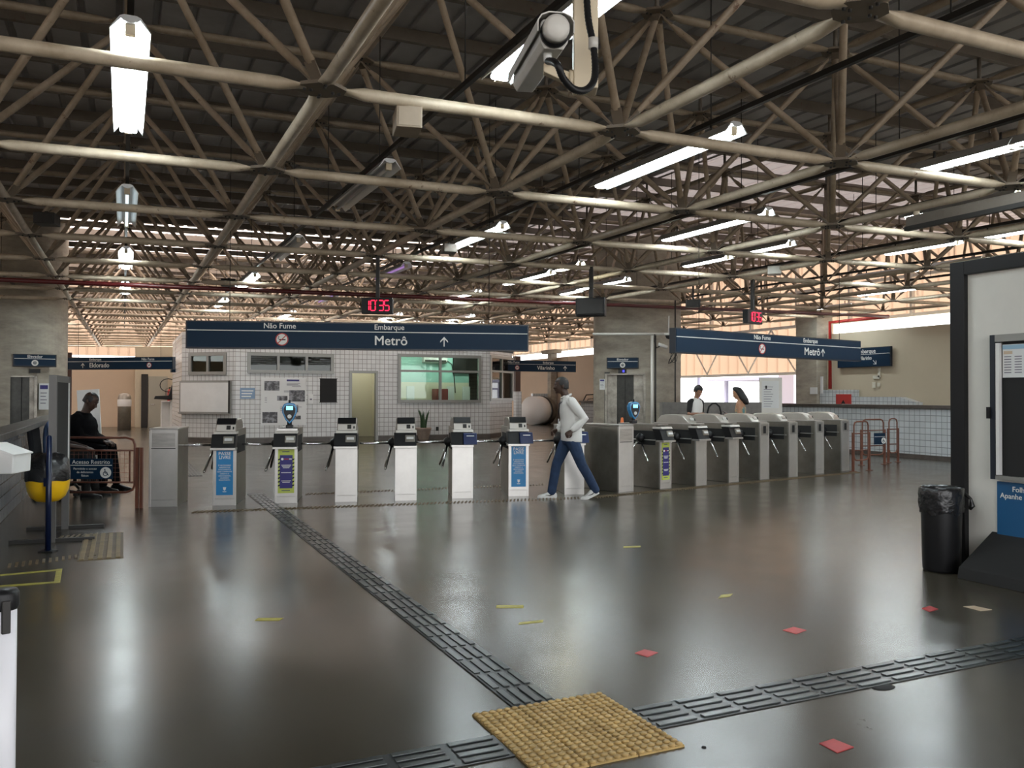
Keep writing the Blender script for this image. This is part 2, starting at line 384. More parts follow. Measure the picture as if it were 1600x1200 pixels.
# roof sheet: ribs run along y, hung above the purlins, falling to the front
def sheet(name, x0, x1, y0, y1, m, pitch=.39, dz=2.16, label=None):
    prof = []; x = x0
    while x < x1-.01:
        prof += [(x, 0), (x+.30, 0), (x+.315, .045), (x+.375, .045)]; x += pitch
    prof.append((x, 0)); vv = []; ff = []
    for (px_, h) in prof:
        for yy in (y0, y1): vv.append((px_, yy, zc(px_, yy, dz+h)))
    for k in range(len(prof)-1): ff.append((2*k, 2*k+2, 2*k+3, 2*k+1))
    b = MB(); b.add(vv, ff, m); return struct(b.build(name, m), label)
sheet('ceiling', 9.9, 21.9, 12.5, 53.0, M_SKYR, label='faintly translucent pinkish grey roof sheets over the right side')
sheet('ceiling', -9, 9.9, 12.5, 24.2, M_SHEET)
sheet('ceiling', -9, 21.9, -7, 12.5, M_SHEET, label='grey ribbed metal roof sheets over the space frame')
# behind y = 24 the dark sheets alternate with light fibreglass ones
yy = 24.2
for k, w in enumerate((1.6, 2.2, 1.6, 2.2, 1.6, 2.2, 1.6, 2.2, 1.6, 2.2, 1.6, 2.2, 1.6, 2.2, 1.8)):
    sheet('ceiling', -9, 9.9, yy, yy+w, M_SKYL if k % 2 == 0 else M_SHEET, pitch=.39); yy += w
ROOF_END = yy

# ---- space frame: one thing, its tubes and joints are its parts
frame = bpy.data.objects.new('space_frame', None); COL.objects.link(frame)
tag(frame, 'cream tubular steel space frame carrying the station roof', 'roof frame')
def crimp(mb, p, q, r, m, n=9):
    p = Vector(p); q = Vector(q); d = q-p; L = d.length; d /= L
    e = .10; t1 = .30
    mb.path([p+d*e, p+d*(e+.06), p+d*t1, q-d*t1, q-d*(e+.06), q-d*e], [r]*6, m, n, True, flat=[(.22, 1.25), (.28, 1.22), (1, 1), (1, 1), (.28, 1.22), (.22, 1.25)])
lower, upper, strut, nodes, purl = [], [], [], [], []
IL, IH, JL, JH = -4, 8, -3, 20
for i in range(IL, IH+1):
    for j in range(JL, JH+1):
        P = LN(i, j); nodes.append((P, 0))
        if i < IH: lower.append((P, LN(i+1, j)))
        if j < JH: lower.append((P, LN(i, j+1)))
        if i < IH and j < JH:
            U = UN(i, j); nodes.append((U, 1))
            if i < IH-1: upper.append((U, UN(i+1, j)))
            if j < JH-1: upper.append((U, UN(i, j+1)))
            for (a, c) in ((0, 0), (1, 0), (0, 1), (1, 1)): strut.append((LN(i+a, j+c), U))
def in_view(P):
    d = P-EYE; w = d.dot(FW)
    if w < .3: return False
    x = 800+FPX*d.dot(RT)/w; y = 600-FPX*d.dot(UP)/w
    return -150 < x < 1750 and -150 < y < 700
def rank(seg):
    a, c = seg; mid = (a+c)/2
    vis = any(in_view(a.lerp(c, t)) for t in (0, .25, .5, .75, 1))
    return (0 if vis else 1, (mid-EYE).length)
def split_build(name, segs, fn, key):
    segs = sorted(segs, key=key)
    for sgm in segs[:100]:
        mb = MB(); fn(mb, sgm); mb.build(name, parent=frame)
    mb = MB()
    for sgm in segs[100:]: fn(mb, sgm)
    o = mb.build(name, parent=frame); o['kind'] = 'stuff'
split_build('lower_chord', lower, lambda mb, s_: crimp(mb, s_[0], s_[1], .048, M_TUBE), rank)
split_build('upper_chord', upper, lambda mb, s_: crimp(mb, s_[0], s_[1], .044, M_UPPER), rank)
split_build('diagonal_strut', strut, lambda mb, s_: crimp(mb, s_[0], s_[1], .034, M_STRUT), rank)
def node_geo(mb, s_):
    P, up = s_; sg = -1 if up else 1
    oct_ = [(.15*math.cos(PI/8+k*PI/4)*(1.15 if k in (0, 3, 4, 7) else 1), .15*math.sin(PI/8+k*PI/4)) for k in range(8)]
    mb.prism([(P.x+a, P.y+c) for a, c in oct_], 'z', P.z-.012, P.z+.012, M_GUSSET)
    for ang in (PI/4, 3*PI/4):
        R = Matrix.Rotation(ang, 3, 'Z')
        for sd in (-1, 1):
            c = R @ Vector((sd*.085, 0, 0)); RR = R @ Matrix.Rotation(-sd*sg*math.radians(44), 3, 'Y')
            mb.box(P+c+Vector((0, 0, sg*.07)), (.20, .085, .014), M_GUSSET, RR)
    for k in range(4):
        a = k*PI/2
        for t in (.075, .12):
            mb.lathe([(.011, -.026), (.011, .026)], P+Vector((math.cos(a)*t, math.sin(a)*t, 0)), M_DARK, 6)
split_build('joint_plate', nodes, node_geo, lambda s_: (0 if in_view(s_[0]) else 1, (s_[0]-EYE).length))
# purlins: a pair of cold-formed channels per bay on short posts over the upper joints
def purlin_geo(mb, s_):
    a, c = s_
    for off, mm in ((0, M_PURLIN),):
        sec = [(-.035, -.075), (.035, -.075), (.035, -.06), (-.02, -.06), (-.02, .06), (.035, .06), (.035, .075), (-.035, .075)]
        n = len(sec); vv = [(a.x, a.y+q[0], a.z+q[1]) for q in sec]+[(c.x, c.y+q[0], c.z+q[1]) for q in sec]
        mb.add(vv, [list(range(n))[::-1], list(range(n, 2*n))]+[(i, (i+1) % n, n+(i+1) % n, n+i) for i in range(n)], mm)
for j in range(JL, JH):
    for h in (0, .5):
        for i in range(IL-1, IH+1):
            y = ny(j+.5+h); x0 = nx(i); x1 = nx(i+1)
            purl.append((Vector((x0, y, zc(x0, y, 2.07))), Vector((x1, y, zc(x1, y, 2.07)))))
split_build('purlin', purl, purlin_geo, rank)
mb = MB()
for i in range(IL, IH):
    for j in range(JL, JH):
        U = UN(i, j); mb.tube(U+Vector((0, 0, .02)), U+Vector((0, 0, .32)), .024, M_PURLIN, 8)
o = mb.build('purlin_post', parent=frame); o['kind'] = 'stuff'

# ---- floor guidance paving
def strip_tiles(name, x0, x1, y0, y1, along, m1, m2, label, tile=.25, bars=4, barw=.034):
    """square rubber tiles with raised bars running along x or y"""
    mb = MB(); mb.b2((x0, y0, 0), (x1, y1, .006), m1)
    a0, a1 = (x0, x1) if along == 'x' else (y0, y1); c0, c1 = (y0, y1) if along == 'x' else (x0, x1)
    t = a0; k = 0
    while t < a1-.05:
        e = min(t+tile, a1); w = (c1-c0)/bars
        for q in range(bars):
            c = c0+(q+.5)*w; mm = m2 if random.random() < .6 else m1
            A = (t+.02, c-barw/2, .006) if along == 'x' else (c-barw/2, t+.02, .006)
            B = (e-.02, c+barw/2, .0125) if along == 'x' else (c+barw/2, e-.02, .0125)
            mb.b2(A, B, mm)
        t = e; k += 1
    return tag(mb.build(name, bevel=.002), label, 'tactile paving')
yA0 = fl(840, 1097).y
GX0, GX1 = 1.46, 2.18   # the yellow square
YA, YB = fl(738, 1120).y-.70, fl(738, 1120).y+.03
_c = fl(738, 1120); _c2 = fl(935, 1083); _c3 = fl(1070, 1165)
TX0, TX1 = _c.x, (_c2.x+_c3.x)/2; TY1 = (_c.y+_c2.y)/2; TY0 = TY1-(TX1-TX0)
xa = (fl(420, 800).x+fl(800, 1105).x)/2; xb = (fl(455, 800).x+fl(860, 1095).x)/2
strip_tiles('guidance_strip', xa, xb, TY1, 13.2, 'y', M_GTACT, M_GTACTL, 'grey ribbed tactile strip running from the yellow square to the turnstiles')
ya, yb = fl(790, 1185).y, fl(770, 1150).y
strip_tiles('guidance_strip', -1.0, TX0, ya, yb, 'x', M_GTACT, M_GTACTL, 'grey ribbed tactile strip left of the yellow square at the front edge')
ya, yb = fl(1030, 1140).y, fl(985, 1108).y
strip_tiles('guidance_strip', TX1, 9, ya, yb, 'x', M_GTACT, M_GTACTL, 'grey ribbed tactile strip running right from the yellow square past the kiosk')
# the same strip goes on behind the turnstiles to the office
strip_tiles('guidance_strip', xa-.6, xb-.6, 16.5, 26.0, 'y', M_GTACTL, M_GTACTL, 'pale ribbed tactile strip behind the turnstiles towards the tiled office')
sq = thing('warning_paving', (TX0, TY0, 0), 0, 'yellow square of domed tactile tiles where the strips meet', 'tactile paving')
W3 = (TX1-TX0)/3
for a in range(3):
    for c in range(3):
        mb = MB(); mb.b2((a*W3+.003, c*W3+.003, 0), ((a+1)*W3-.003, (c+1)*W3-.003, .008), M_YTACT)
        for u in range(6):
            for v in range(6):
                mb.lathe([(.0165, .008), (.0145, .0135), (.009, .0165)], (a*W3+(u+.5)*W3/6, c*W3+(v+.5)*W3/6, 0), M_YTACT, 10)
        mb.build('domed_tile', parent=sq)

def tape(poly, m, label, cat='floor tape', name='floor_tape', group=None, h=.003):
    mb = MB(); P = [fl(*p) for p in poly]
    n = len(P); mb.add([(p.x, p.y, .0005) for p in P]+[(p.x, p.y, h) for p in P], [list(range(n))[::-1], list(range(n, 2*n))]+[(i, (i+1) % n, n+(i+1) % n, n+i) for i in range(n)], m)
    o = mb.build(name); return tag(o, label, cat, group)
tape([(398, 970), (436, 970), (443, 966), (404, 966)], M_YTAPE, 'short yellow tape dash on the floor left of the diagonal grey strip')
tape([(775, 950), (818, 950), (818, 946), (776, 946)], M_YTAPE, 'short yellow tape dash right of the grey strip in the middle of the floor')
tape([(1122, 935), (1141, 932), (1145, 928), (1127, 930)], M_YTAPE, 'tiny yellow tape dash on the floor right of the centre')
tape([(974, 856), (1001, 855), (1001, 853), (974, 854)], M_YTAPE, 'thin faded tape dash on the floor nearest the turnstiles')
tape([(810, 976), (848, 972), (849, 969), (812, 973)], M_YTAPE, 'faint worn tape line just beyond the yellow dash in the centre')
mb = MB()
for poly in ([(0, 898), (88, 890), (88, 892), (0, 900)], [(0, 915), (85, 909), (86, 911), (0, 918)], [(88, 889.5), (97.5, 889), (94, 910.5), (84, 911.5)]):
    P = [fl(*p) for p in poly]; mb.add([(p.x, p.y, .0005) for p in P]+[(p.x, p.y, .003) for p in P], [(3, 2, 1, 0), (4, 5, 6, 7), (0, 1, 5, 4), (1, 2, 6, 5), (2, 3, 7, 6), (3, 0, 4, 7)], M_YTAPE)
tag(mb.build('floor_tape'), 'yellow tape outline on the floor by the left low wall', 'floor tape')
tape([(1505, 948), (1522, 947), (1550, 953), (1532, 955)], M_PEACH, 'pale beige tape piece on the floor in front of the kiosk')
for poly, lb in (([(992, 1021), (1007, 1015), (1028, 1020), (1012, 1027)], 'red floor sticker nearest the yellow square, beyond the right grey strip'),
                 ([(1223, 985), (1240, 980), (1260, 985), (1244, 991)], 'red floor sticker in the middle of the row of three'),
                 ([(1440, 951), (1453, 947), (1466, 952), (1452, 956)], 'small faded red floor sticker in front of the black bin'),
                 ([(1280, 1162), (1302, 1155), (1334, 1168), (1308, 1177)], 'large red floor sticker at the front, before the right grey strip')):
    tape(poly, M_REDTAPE, lb, 'floor sticker', 'floor_sticker')
mb = MB(); c = fl(1380, 1074)
mb.lathe([(.045, .001), (.035, .004)], (c.x, c.y, 0), M_BLACKM, 12, sx=1.6); tag(mb.build('floor_patch'), 'dark worn patch at the edge of the right grey strip', 'floor patch')
mb = MB(); c = fl(1100, 1168); mb.lathe([(.011, .001), (.009, .004)], (c.x, c.y, 0), M_BLACKM, 10); tag(mb.build('chewing_gum'), 'small black gum spot beside the yellow square', 'stain')
# dirty yellow bars in front of the turnstiles
def bars_strip(p, q, label, w=.18, step=.055, bw=.022, m=M_DTACT):
    p = Vector((p.x, p.y, 0)); q = Vector((q.x, q.y, 0)); d = q-p; L = d.length; ang = math.atan2(d.y, d.x)
    mb = MB(); t = 0
    while t < L:
        mb.box((t, 0, .004), (bw, w, .008), m, rz(-.35)); t += step
    o = mb.build('tactile_bars', loc=(p.x, p.y, 0), rot=(0, 0, ang)); return tag(o, label, 'tactile paving')
bars_strip(fl(305, 800), fl(905, 778), 'worn yellow tactile bars in front of the left turnstile row')
bars_strip(fl(930, 777), fl(1340, 738), 'worn yellow tactile bars in front of the right turnstile row')
bars_strip(fl(480, 772), fl(850, 757), 'worn yellow tactile bars behind the left turnstile row')
bars_strip(fl(15, 884), fl(150, 866), 'yellow tactile bars in a row across the floor by the blue pole')
bars_strip(fl(95, 840), fl(152, 835), 'short yellow tactile bars beside the sign stand foot')
p0 = fl(189, 873); p1 = fl(195, 832); mb = MB(); mb.b2((p0.x-.36, p0.y+.02, 0), (p0.x+.02, p1.y, .005), M_DTACT)
for k in range(5): mb.b2((p0.x-.345+k*.075, p0.y+.04, .005), (p0.x-.305+k*.075, p1.y-.02, .012), mat('dull_yellow_rib', (.27, .19, .085), .55, noise=.3))
tag(mb.build('tactile_mat', bevel=.002), 'brown yellow tactile mat with lengthwise ribs by the restricted gate', 'tactile paving')

# ---- walls
def wall_obj(name, p0, p1, z0, z1, th, m, holes=(), label=None, parent=None, kind='structure'):
    """vertical slab, local x from p0 to p1, visible face on local y = 0, thickness behind; holes = (u0, u1, z0, z1)"""
    p0 = Vector((p0[0], p0[1], 0)); p1 = Vector((p1[0], p1[1], 0)); d = p1-p0; L = d.length; a = math.atan2(d.y, d.x)
    us = sorted({0, L, *[h for hh in holes for h in hh[:2]]}); zs = sorted({z0, z1, *[h for hh in holes for h in hh[2:]]})
    mb = MB()
    for i in range(len(us)-1):
        for k in range(len(zs)-1):
            uc, zcn = (us[i]+us[i+1])/2, (zs[k]+zs[k+1])/2
            if any(h[0] < uc < h[1] and h[2] < zcn < h[3] for h in holes): continue
            mb.b2((us[i], 0, zs[k]), (us[i+1], th, zs[k+1]), m)
    o = mb.build(name, m, loc=(p0.x, p0.y, 0), rot=(0, 0, a))
    if parent: o.parent = parent
    if kind: o['kind'] = kind
    if label: o['label'] = label
    return o
class Face:                                # measures along a wall face
    def __init__(s, p0, p1):
        s.p0 = Vector((p0[0], p0[1], 0)); d = Vector((p1[0], p1[1], 0))-s.p0; s.L = d.length; s.d = d/s.L; s.n = Vector((-s.d.y, s.d.x, 0)); s.a = math.atan2(d.y, d.x)
    def uz(s, px, py):
        r = ray(px, py); t = (s.p0-EYE).dot(s.n)/r.dot(s.n); P = EYE+r*t; return (P-s.p0).dot(s.d), P.z
    def pt(s, u, z, off=0): return s.p0+s.d*u-s.n*off+Vector((0, 0, z))     # off > 0 comes towards the viewer
# left low wall with its sloping stone top
wall_obj('wall_left', (-1.12, 20.4), (-1.12, -6), 0, 1.04, -.16, M_TILED, label='low grey tiled wall along the left side').name
bpy.data.objects['wall_left'].location.x = -1.28
mb = MB(); mb.b2((-1.34, -6, 1.04), (-1.06, 20.4, 1.11), M_COPEL); struct(mb.build('trim_1', bevel=.006), 'concrete coping of the left low wall')
# right parapet
wall_obj('wall_right', (17.6, 31), (17.6, 9.0), 0, 1.22, .2, M_TILEW, label='white tiled parapet on the right')
bpy.data.objects['wall_right'].location.x = 17.6
mb = MB(); mb.b2((17.5, 9.0, 1.22), (17.9, 31, 1.30), M_COPE); struct(mb.build('trim_2', bevel=.008), 'dark stone coping of the right parapet')
mb = MB(); mb.b2((17.56, 9.0, 0), (17.6, 31, .10), M_COPE); struct(mb.build('baseboard_right'))
# outer walls: painted wall, then a band of daylight, then fibreglass siding up to the roof
wall_obj('wall_outer_right', (21.0, 20.7), (21.0, -2), 0, 3.55, .25, M_BEIGE, label='cream wall beyond the right parapet')
wall_obj('wall_outer_right', (21.0, 54), (21.0, 31.5), 0, 3.55, .25, M_PEACH, label='peach wall behind the far platform sign')
wall_obj('wall_outer_right', (21.0, 31.5), (21.0, 20.7), 0, 1.25, .25, M_CONC)
def siding(name, p0, p1, z0, z1, label=None, m=M_SIDING, pitch=.55):
    p0 = Vector((p0[0], p0[1], 0)); p1 = Vector((p1[0], p1[1], 0)); L = (p1-p0).length; a = math.atan2(p1.y-p0.y, p1.x-p0.x)
    vv = []; ff = []; u = 0; prof = []
    while u < L: prof += [(u, 0), (u+pitch*.72, 0), (u+pitch*.78, .05), (u+pitch*.94, .05)]; u += pitch
    for (q, h) in prof: vv += [(q, -h, z0), (q, -h, z1)]
    for k in range(len(prof)-1): ff.append((2*k, 2*k+2, 2*k+3, 2*k+1))
    b_ = MB(); b_.add(vv, ff, m); return struct(b_.build(name, m, loc=(p0.x, p0.y, 0), rot=(0, 0, a)), label)
siding('wall_siding', (21.9, 54), (21.9, -7), 4.0, 6.35, 'beige translucent siding under the right roof edge')
siding('wall_siding', (21.9, 31.6), (21.9, 21.3), 2.36, 4.0, 'beige translucent siding over the open bay')
mb = MB()
for z in (2.33, 4.0, 5.2): mb.b2((21.72, 21.2 if z < 3 else -7, z-.05), (21.86, 31.6 if z < 3 else 54, z+.05), M_WHITE)
for k in range(26):
    y = -6+k*2.4; mb.b2((21.70, y-.04, 4.0), (21.84, y+.04, 6.3), M_WHITE)
for k in range(4):
    y = 21.6+k*2.5; mb.path([(21.74, y, 3.95), (21.74, y+1.25, 2.4), (21.74, y+2.5, 3.95)], .035, M_WHITE, 6)
struct(mb.build('trim_3'), 'white steel rails carrying the siding')
siding('wall_siding', (-9, -7), (-9, 54), 3.6, 6.1, 'pale translucent siding under the left roof edge')
wall_obj('wall_outer_left', (-9, -7), (-9, 54), 0, 3.0, .2, M_PEACH)
# far end
wall_obj('wall_back', (-9, 43.0), (.49, 43.0), 0, 3.2, .25, M_PEACH, label='peach end wall behind the left platform sign')
wall_obj('wall_back', (.49, 41.9), (14.5, 41.9), 0, 3.7, .25, M_BEIGE, label='cream end wall with a door beside the tiled office')
mb = MB(); mb.b2((.49, 42.1, 0), (.75, 43.3, 3.7), M_BEIGE); struct(mb.build('wall_back'))
siding('wall_siding', (-9, 54), (21.9, 54), 3.75, 6.5, 'beige translucent siding at the far end under the roof')
wall_obj('wall_back', (14.5, 53.0), (21.0, 53.0), 0, 3.5, .25, M_PEACH)
# ceiling of daylight beyond is open; right concrete pier between painted wall and open bay
mb = MB(); mb.b2((20.55, 20.65, 0), (21.25, 21.6, 4.6), M_CONC); struct(mb.build('trim_4', bevel=.02), 'square concrete pier between the cream wall and the open bay')
mb = MB()
c = ony(879, 600, 41)
mb.b2((20.6, 39.5, 0), (20.95, 39.9, 3.9), M_CONC); mb.prism([(39.0, 3.75), (40.4, 3.75), (40.5, 3.95), (38.9, 3.95)], 'x', 20.5, 20.95, M_CONC)
struct(mb.build('trim_5'), 'brown concrete post with a crosshead behind the far platform sign')

# door in the far left wall
F = Face((.49, 41.9), (14.5, 41.9)); u0, zt = F.uz(232, 588); u1, _ = F.uz(262, 588)
d = thing('door_1', F.pt(u0, 0, .02), F.a, 'pale flush door in the end wall left of the office', 'door'); d['kind'] = 'structure'; del d['category']
mb = MB(); mb.b2((0, -.04, 0), (u1-u0, 0, zt), M_DOORG); mb.build('door_leaf', parent=d)
mb = MB(); mb.b2((-.30, -.06, 0), (-.02, 0, zt+.1), M_DARK); mb.build('frame', parent=d)
mb = MB(); mb.tube((.12, -.05, 1.05), (.12, -.13, 1.05), .02, M_CHROME); mb.tube((.12, -.12, 1.05), (.28, -.12, 1.05), .014, M_CHROME); mb.build('door_handle', parent=d)

# ---- elevators: two round concrete shafts
def elevator(cpx, D, rad, idx, dl, dr, dtop, sg, label):
    c = dist(cpx, 620, D+rad); c.z = 0
    toE = Vector((-c.x, -c.y, 0)).normalized(); a = math.atan2(toE.y, toE.x)+PI/2      # local -y looks at the entrance
    t = bpy.data.objects.new('elevator_shaft', None); COL.objects.link(t); t.location = c; t.rotation_euler = (0, 0, a); tag(t, label, 'elevator')
    Ri = Matrix.Rotation(-a, 3, 'Z')
    def loc(px, py):                        # where a sight line meets the plane just in front of the shaft
        r = ray(px, py); nrm = toE; q = c+toE*(rad*.93); s_ = (q-EYE).dot(nrm)/r.dot(nrm); P = Ri @ (EYE+r*s_-c); return P
    A = loc(dl, dtop); B = loc(dr, dtop); ht = A.z
    th0 = math.atan2(-rad, 0)
    # shaft wall with a doorway cut out
    n = 72; zt = 5.9; mb = MB(); vv = []; ff = []
    def inside(j): x = rad*math.cos(2*PI*j/n); y = rad*math.sin(2*PI*j/n); return y < 0 and A.x-.02 < x < B.x+.02
    for j in range(n):
        j2 = (j+1) % n; z0 = ht if (inside(j) and inside(j2)) else 0
        x0, y0, x1, y1 = rad*math.cos(2*PI*j/n), rad*math.sin(2*PI*j/n), rad*math.cos(2*PI*j2/n), rad*math.sin(2*PI*j2/n)
        k = len(vv); vv += [(x0, y0, z0), (x1, y1, z0), (x1, y1, zt), (x0, y0, zt)]; ff.append((k, k+1, k+2, k+3))
        if z0: k = len(vv); vv += [(x0, y0, z0), (x1, y1, z0), (x1*.8, y1*.8, z0), (x0*.8, y0*.8, z0)]; ff.append((k, k+1, k+2, k+3))
    mb.add(vv, ff, M_CONC, True); mb.build('shaft_wall', parent=t)
    yb = -rad*.80
    mb = MB(); mb.b2((A.x-.05, yb, 0), (B.x+.05, yb+.06, ht+.05), M_ELEV); lf = mb.build('landing_door', parent=t)
    mb = MB(); mb.b2(((A.x+B.x)/2-.008, yb-.012, 0), ((A.x+B.x)/2+.008, yb, ht), M_BLACKM); mb.build('door_gap', parent=lf)
    w = B.x-A.x
    mb = MB()
    for x0, x1 in ((A.x-.03, A.x+.03), (B.x-.03, B.x+.03)): mb.b2((x0, -rad*.985, 0), (x1, yb, ht), M_ELEVL)
    if sg < 0: mb.b2((B.x-.22*w, yb-.05, 0), (B.x, yb-.03, ht-.02), M_ELEVL)
    else: mb.b2((A.x, yb-.05, 0), (A.x+.28*w, yb-.03, ht-.02), M_ELEVL); mb.b2((B.x-.28*w, yb-.06, 0), (B.x-.02, yb-.03, ht-.02), M_ELEVL)
    mb.b2((A.x, -rad*.985, ht-.03), (B.x, yb, ht), M_ELEVL); mb.build('door_jamb', parent=t)
    return t, loc
elR, locR = elevator(995, 23.0, 1.25, 1, 947, 1007, 584, 1, 'round concrete elevator shaft behind the right turnstiles')
elL, locL = elevator(16, 20.0, 1.28, 2, 12, 56, 587, -1, 'round concrete elevator shaft behind the left low wall')
def elevator_sign(t, loc, x0, x1, y0, y1, label, dx0, dx1, dy0, dy1, dl, cpx_=True):
    A = loc(x0, y0); B = loc(x1, y1); y = A.y
    s_ = thing('elevator_sign', t.matrix_basis @ Vector((A.x, y-.1, B.z)), t.rotation_euler.z, label, 'sign')
    w = B.x-A.x; h = A.z-B.z
    mb = MB(); mb.b2((0, -.03, 0), (w, .16, h), M_SIGNE); mb.build('case', parent=s_, bevel=.01)
    mb = MB(); mb.b2((.03, -.036, .03), (w-.03, -.03, h-.02), M_SIGN); mb.build('face', parent=s_)
    mb = MB(); mb.b2((.03, -.040, h*.62), (w-.03, -.036, h*.66), M_LET); mb.build('line', parent=s_)
    text('Elevador', h*.30, parent=s_, loc=(w/2, -.042, h*.81), align='CENTER', bold=.002)
    mb = MB(); mb.disc((w/2, -.037, h*.31), h*.24, (0, -1, 0), .004, M_LET); mb.disc((w/2, -.042, h*.31), h*.13, (0, -1, 0), .002, M_SIGN, r0=h*.09)
    mb.b2((w/2-h*.05, -.044, h*.25), (w/2+h*.05, -.042, h*.36), M_SIGN); mb.build('lift_symbol', parent=s_)
    A = loc(dx0, dy0); B = loc(dx1, dy1)
    d_ = thing('floor_display', t.matrix_basis @ Vector((A.x, y-.07, B.z)), t.rotation_euler.z, dl, 'display')
    w = B.x-A.x; h = A.z-B.z
    mb = MB(); mb.b2((0, 0, 0), (w, .06, h), M_BLACK); mb.build('case', parent=d_)
    mb = MB(); mb.b2((w*.52, -.004, h*.2), (w*.75, 0, h*.8), M_LEDB); (mb.build('readout', parent=d_) if cpx_ else None)
elevator_sign(elR, locR, 948, 998, 559, 576, 'navy Elevador sign on the right elevator shaft', 966, 979, 577, 583, 'blue lit floor display over the right elevator door')
elevator_sign(elL, locL, 20, 88, 553, 574, 'navy Elevador sign on the left elevator shaft', 46, 63, 576.5, 583, 'dark floor display over the left elevator door', False)
def shaft_notice(t, loc, x0, x1, y0, y1, label):
    A = loc(x0, y0); B = loc(x1, y1); s_ = thing('paper_notice', t.matrix_basis @ Vector((A.x, A.y-.02, B.z)), t.rotation_euler.z, label, 'notice')
    w = B.x-A.x; h = A.z-B.z; mb = MB(); mb.b2((0, -.01, 0), (w, .1, h), M_PAPER); mb.build('sheet', parent=s_)
    mb = MB(); mb.b2((w*.1, -.013, h*.78), (w*.9, -.01, h*.93), M_INDIGO)
    for k in range(4): mb.b2((w*.15, -.013, h*(.62-.13*k)), (w*(.8-.1*(k % 2)), -.01, h*(.65-.13*k)), M_PRINT)
    mb.build('printing', parent=s_)
shaft_notice(elR, locR, 937, 945, 592, 609, 'small white notice left of the right elevator door')
shaft_notice(elL, locL, -6, 8, 598, 620, 'white notice with a blue heading left of the left elevator door')
shaft_notice(elL, locL, 61, 76, 599, 640, 'white notice right of the left elevator door, behind the sign stand')

# ================================================================== TILED OFFICE
OL = (1.70, 28.85); OM = (3.18, 27.45); OR = (11.86, 27.45); ORR = (13.40, 28.90); OBL = (1.70, 34.5); OBR = (13.40, 34.5)
HT = 3.42
FC = Face(OM, OR); FLc = Face(OL, OM); FRc = Face(OR, ORR)
def rect(F, x0, y0, x1, y1):
    u0, z1 = F.uz(x0, y0); u1, z0 = F.uz(x1, y1); return (u0, u1, z0, z1)
R_CLER = rect(FC, 388, 552, 520, 583); R_DOOR = rect(FC, 546, 579, 590, 690); R_DOOR = (R_DOOR[0], R_DOOR[1], 0, R_DOOR[3])
R_BIG = rect(FC, 623, 554, 750, 628); R_LW = rect(FLc, 297, 553, 353, 584); R_RW = rect(FRc, 766, 556, 800, 625)
wall_obj('wall_office_front', OM, OR, 0, HT, .15, M_TILE, [R_CLER, R_DOOR, R_BIG], 'white tiled front wall of the station office')
wall_obj('wall_office_left', OL, OM, 0, HT, .15, M_TILE, [R_LW], 'angled white tiled wall at the left of the office')
wall_obj('wall_office_right', OR, ORR, 0, HT, .15, M_TILE, [R_RW], 'angled white tiled wall at the right of the office')
wall_obj('wall_office_side', OBL, OL, 0, HT, .15, M_TILE); wall_obj('wall_office_side', ORR, OBR, 0, HT, .15, M_TILE)
wall_obj('wall_office_back', (13.3, 34.4), (1.8, 34.4), 0, HT, .1, M_GREENW)
mb = MB(); mb.add([(*OL, HT), (*OM, HT), (*OR, HT), (*ORR, HT), (*OBR, HT), (*OBL, HT), (*OL, HT+.1), (*OM, HT+.1), (*OR, HT+.1), (*ORR, HT+.1), (*OBR, HT+.1), (*OBL, HT+.1)],
                  [(5, 4, 3, 2, 1, 0), (6, 7, 8, 9, 10, 11)]+[(k, (k+1) % 6, 6+(k+1) % 6, 6+k) for k in range(6)], M_WHITE); struct(mb.build('ceiling'), 'white flat roof of the office')
mb = MB()
for p, q in ((OL, OM), (OM, (OM[0]+R_DOOR[0]-.02, OM[1])), ((OM[0]+R_DOOR[1]+.02, OM[1]), OR), (OR, ORR)):
    d = Vector((q[0]-p[0], q[1]-p[1], 0)); a = math.atan2(d.y, d.x); n = Vector((d.y, -d.x, 0)).normalized()*.012; mid = Vector((p[0]+q[0], p[1]+q[1], 0))/2+n
    mb.box(mid+Vector((0, 0, .07)), (d.length, .024, .14), M_COPE, rz(a))
struct(mb.build('baseboard_office'), 'dark skirting at the foot of the tiled office')
# inside: lit room, greenish lower wall, teal upper wall, partitions
XI = OM[0]
wall_obj('wall_partition', (XI+R_DOOR[0]-.6, 30.2), (OR[0]+.3, 30.2), 0, 2.0, .08, M_GREENW)
wall_obj('wall_partition', (XI+R_DOOR[0]-.6, 30.2), (XI+R_DOOR[1]+.55, 30.2), 2.0, HT, .08, M_GREENW); wall_obj('wall_partition', (XI+R_DOOR[1]+.55, 30.2), (OR[0]+.3, 30.2), 2.0, HT, .08, M_TEALW)
wall_obj('wall_partition', (XI+R_DOOR[1]+.55, 30.2), (XI+R_DOOR[1]+.55, 27.75), 0, HT, .06, M_GREENW)
wall_obj('wall_partition', (XI+R_DOOR[0]-.35, 30.2), (XI+R_DOOR[0]-.35, 27.65), 0, HT, .06, M_GREENW)
wall_obj('wall_partition', (1.9, 29.4), (XI+R_DOOR[0]-.35, 29.4), 0, 2.62, .06, M_DOORG)
def office_lamp(x, y, label, m=M_TUBEON):
    t = thing('office_lamp', (x, y, HT-.10), 0, label, 'ceiling light')
    mb = MB(); mb.b2((-.6, -.1, .03), (.6, .1, .1), M_WHITE); mb.build('housing', parent=t)
    mb = MB(); mb.tube((-.58, -.05, 0), (.58, -.05, 0), .02, M_OFFT, 8); mb.tube((-.58, .05, 0), (.58, .05, 0), .02, M_OFFT, 8); mb.build('tube', parent=t)
M_OFFT = mat('office_tube', (1, 1, 1), .5, emit=(.97, 1.0, .9), estr=28)
